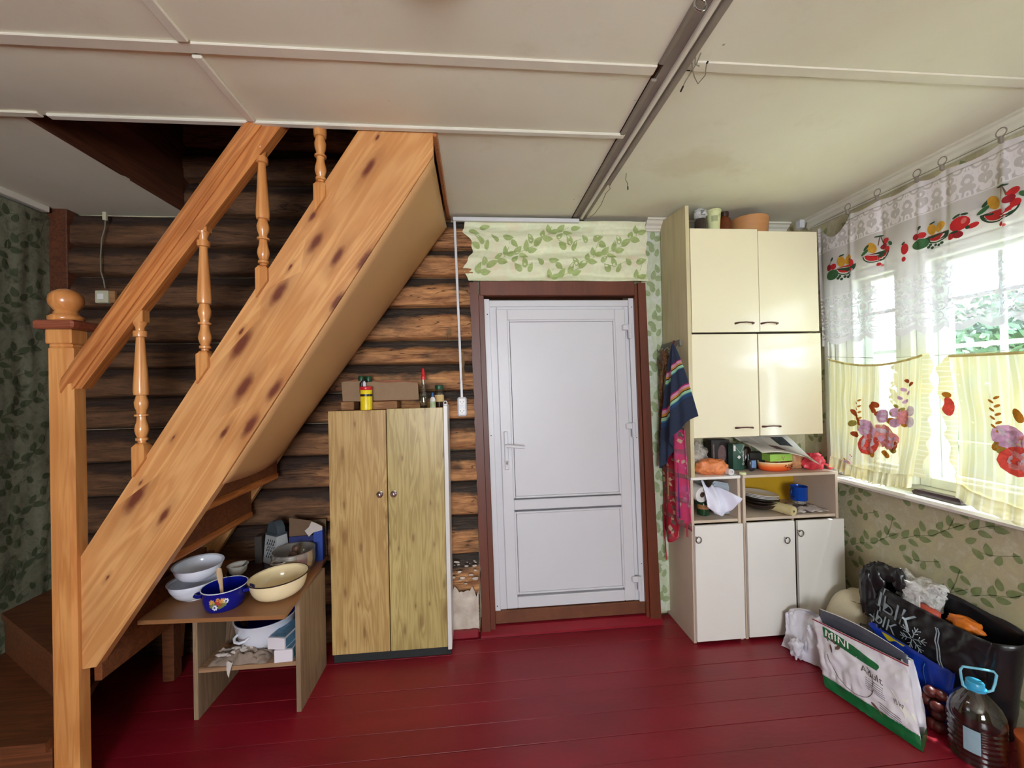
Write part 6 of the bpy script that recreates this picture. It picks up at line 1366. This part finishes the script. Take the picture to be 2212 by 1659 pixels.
def ktext(s_, u, v_, sz, sl=-.30): text('printed_word', s_, sz, m_gi, bkb, None, ext=.0003, fn=lambda x, y, z: kf(u+x*1.95, v_+y*2.5+x*sl, .0065+z*.5))
ktext('ЦЫК', .24, .80, .105, -.35); ktext('ЦЫК', .17, .61, .075, -.35); ktext('ШЦЫК', .33, .40, .085, -.35); ktext('Т', .15, .95, .055); ktext('ЦЫ', .60, .13, .070, -.2)
mb = MB()
for k in range(6):
    a = k*PI/3+.3; e = lambda r, da=0.0: kf(.49+(r*math.cos(a)+da*-math.sin(a))*2.4, .62+(r*math.sin(a)+da*math.cos(a))*3.0, .006)
    mb.tube([e(.004), e(.026), e(.050)], .0019, 5)
    for r in (.020, .034): mb.tube([e(r), e(r+.012, .012)], .0016, 5); mb.tube([e(r), e(r+.012, -.012)], .0016, 5)
mb.build('snowflake_print', m_gi, bkb, world=True)
for off in (0, .018):
    mb = MB(); mb.tube([kf(.62+.018*k+off, .88-.062*k+.02*math.sin(k*2.1), .006) for k in range(9)], .0022, 5); mb.build('wavy_line_print', m_gi, bkb, world=True)
og = thing('orange_packet', 'crumpled orange packet showing in the mouth of the black bag', 'packet', (2.005, 1.525, .420)); mb = MB(); mb.blob((0, 0, 0), (.032, .060, .028), 22, .2, 2.5, 3); mb.build('film', plain('orange_packet_film', (240, 132, 44), .35, .3, 25, bump=.5), og, smooth='all')
rdp = thing('packet', 'salmon red packet edge showing in the mouth of the black bag', 'packet', (1.985, 1.65, .405)); mb = MB(); mb.blob((0, 0, 0), (.025, .050, .030), 18, .15, 2.5, 6); mb.build('film', plain('salmon_packet_film', (214, 96, 76), .4, .2, 20), rdp, smooth='all')
cf = thing('plastic_bag', 'crumpled clear plastic bag stuffed in the top of the black bag by the wall', 'bag', (2.015, 1.705, .435)); mb = MB(); mb.blob((0, 0, .025), (.062, .085, .075), 34, .28, 2.6, 5); mb.build('film', film('whitish_clear_film', (226, 226, 224), .8, .12, 40), cf, smooth=60)
MB().prism([(1.74, .34), (1.66, .34), (1.665, .47), (1.735, .485)], 1.962, 1.965, 'X').build('white_paper', m_chinaw, cf, world=True)
# red mesh and water bottle
rm = thing('mesh_sack', 'dark red mesh sack of onions between the feed bag and the water bottle', 'sack', (1.862, 1.535, 0)); m_on = plain('onion_skin', (92, 30, 24), .4, .4, 25, bump=.3)
rn6 = random.Random(4)
for k in range(11): q = MB(); q.blob((rn6.uniform(-.020, .015), rn6.uniform(-.03, .02), .027+.040*(k//3)), (.024, .024, .022), 12, .05, 2, k); q.build('onion', m_on, rm, smooth='all')
BX, BY, br = 1.868, 1.395, .080
wbt = thing('water_bottle', 'large clear ribbed plastic water bottle with blue cap and carrying loop', 'bottle', (BX, BY, 0.001))
m_pet = glass('clear_pet', (226, 232, 232), .12, .06); prof = [(.06, 0), (.074, .004), (br, .014)]
for k in range(7): z = .022+k*.019; prof += [(br, z), (br-.0035, z+.006), (br-.0035, z+.010), (br, z+.016)]
prof += [(br, .165), (br-.003, .185), (br-.014, .212), (br-.034, .238), (.030, .256), (.024, .262), (.024, .270)]
MB().lathe(prof, 44, cap1=False).build('body', m_pet, wbt, smooth=50)
m_wat = glass('water_surface', (222, 214, 216), .04, .02); MB().lathe([(.056, .002), (.072, .006), (br-.005, .016), (br-.005, .150), (.0, .150)], 40, cap1=False).build('water', m_wat, wbt, smooth=40)
m_cy = plain('sky_blue_plastic', (66, 168, 214), .3, .08)
MB().lathe([(.030, .262), (.031, .264), (.031, .270), (.0255, .270), (.0255, .288), (.023, .291), (.0, .291)], 32, cap1=False).build('cap', m_cy, wbt, smooth=40)
L = [(-.050, .0, .268), (-.056, .0, .296), (-.060, .0, .326), (-.052, .0, .340), (0, 0, .338), (.048, 0, .334), (.058, .0, .322), (.054, .0, .290), (.046, .0, .262), (.034, 0, .256), (0, -.012, .256), (-.036, 0, .258), (-.050, .0, .268)]
MB().tube([Tm(rot=(0, .04, -.25)) @ Vector(p) for p in L], .0042, 10, cap=False).build('carry_loop', plain('light_blue_plastic', (128, 200, 226), .3, .08), wbt, smooth=True)
mb = MB(); mb.grid(lambda u, v_: ((br+.0008)*math.sin(-1.35+.55*u), -(br+.0008)*math.cos(-1.35+.55*u), .06+.085*v_), 8, 3); mb.uv = {}; mb.build('label', plain('pale_blue_label', (150, 178, 192), .4, .1, 40), wbt)
oj = thing('orange_bucket', 'orange plastic tub cut by the bottom right corner of the view', 'tub', (1.985, 1.285, 0)); MB().lathe([(.052, 0), (.055, .003), (.064, .13), (.067, .132), (.067, .140), (.06, .142), (.0, .140)], 32, cap1=False).build('body', plain('terracotta_orange_plastic', (206, 104, 54), .4, .2, 10), oj, smooth=40)

# ================================================================ GREENERY BEYOND THE WINDOW
m_lf = [plain('bush_leaf_%s' % n_, c_, .6, .4, 20, bump=0) for n_, c_ in (('mid', (62, 92, 52)), ('dark', (42, 72, 48)), ('yellow', (130, 130, 56)))]
m_bark = plain('tree_bark', (96, 84, 70), .9, .3, 10, bump=.6)
def tree(name, lb, cat, loc, crown, n_, seed, m, trunk):
    t_ = thing(name, lb, cat, loc, group='trees and bushes beyond the kitchen window'); rr = random.Random(seed); mb = MB()
    for k in range(n_):
        d = Vector((rr.gauss(0, 1), rr.gauss(0, 1), rr.gauss(0, 1))).normalized()*(rr.uniform(.2, 1)**.4); c_ = Vector((d.x*crown[0], d.y*crown[1], trunk+crown[2]+d.z*crown[2])); s_ = rr.uniform(.05, .11)
        a = Vector((rr.gauss(0, 1), rr.gauss(0, 1), rr.gauss(0, 1))).normalized(); b = a.orthogonal().normalized()*s_; q = a.cross(b).normalized()*s_*.5
        b0 = len(mb.v); mb.v += [c_-b, c_+q, c_+b, c_-q]; mb.face((b0, b0+1, b0+2, b0+3))
    mb.build('foliage', m, t_, kind='stuff'); MB().tube([(0, 0, 0), (.05, .03, trunk*.6+.3), (.0, .06, trunk+crown[2])], [.10, .08, .04], 8).build('trunk', m_bark, t_, smooth=True)
tree('leafy_tree', 'dense green tree standing right outside the kitchen window', 'tree', (7.4, 5.0, -.6), (1.25, 1.25, 1.45), 5200, 1, m_lf[0], .35)
tree('leafy_bush', 'darker green bush farther right beyond the kitchen window', 'bush', (10.6, 7.6, -.6), (1.4, 1.3, 1.7), 4200, 2, m_lf[1], .1)
tree('leafy_bush', 'low yellow-green bush close to the kitchen window', 'bush', (5.0, 2.9, -.6), (.55, .5, 1.05), 2400, 3, m_lf[2], .1)
print('OBJ', len(bpy.data.objects), 'TRI', sum(len(m.polygons) for m in bpy.data.meshes)*2)
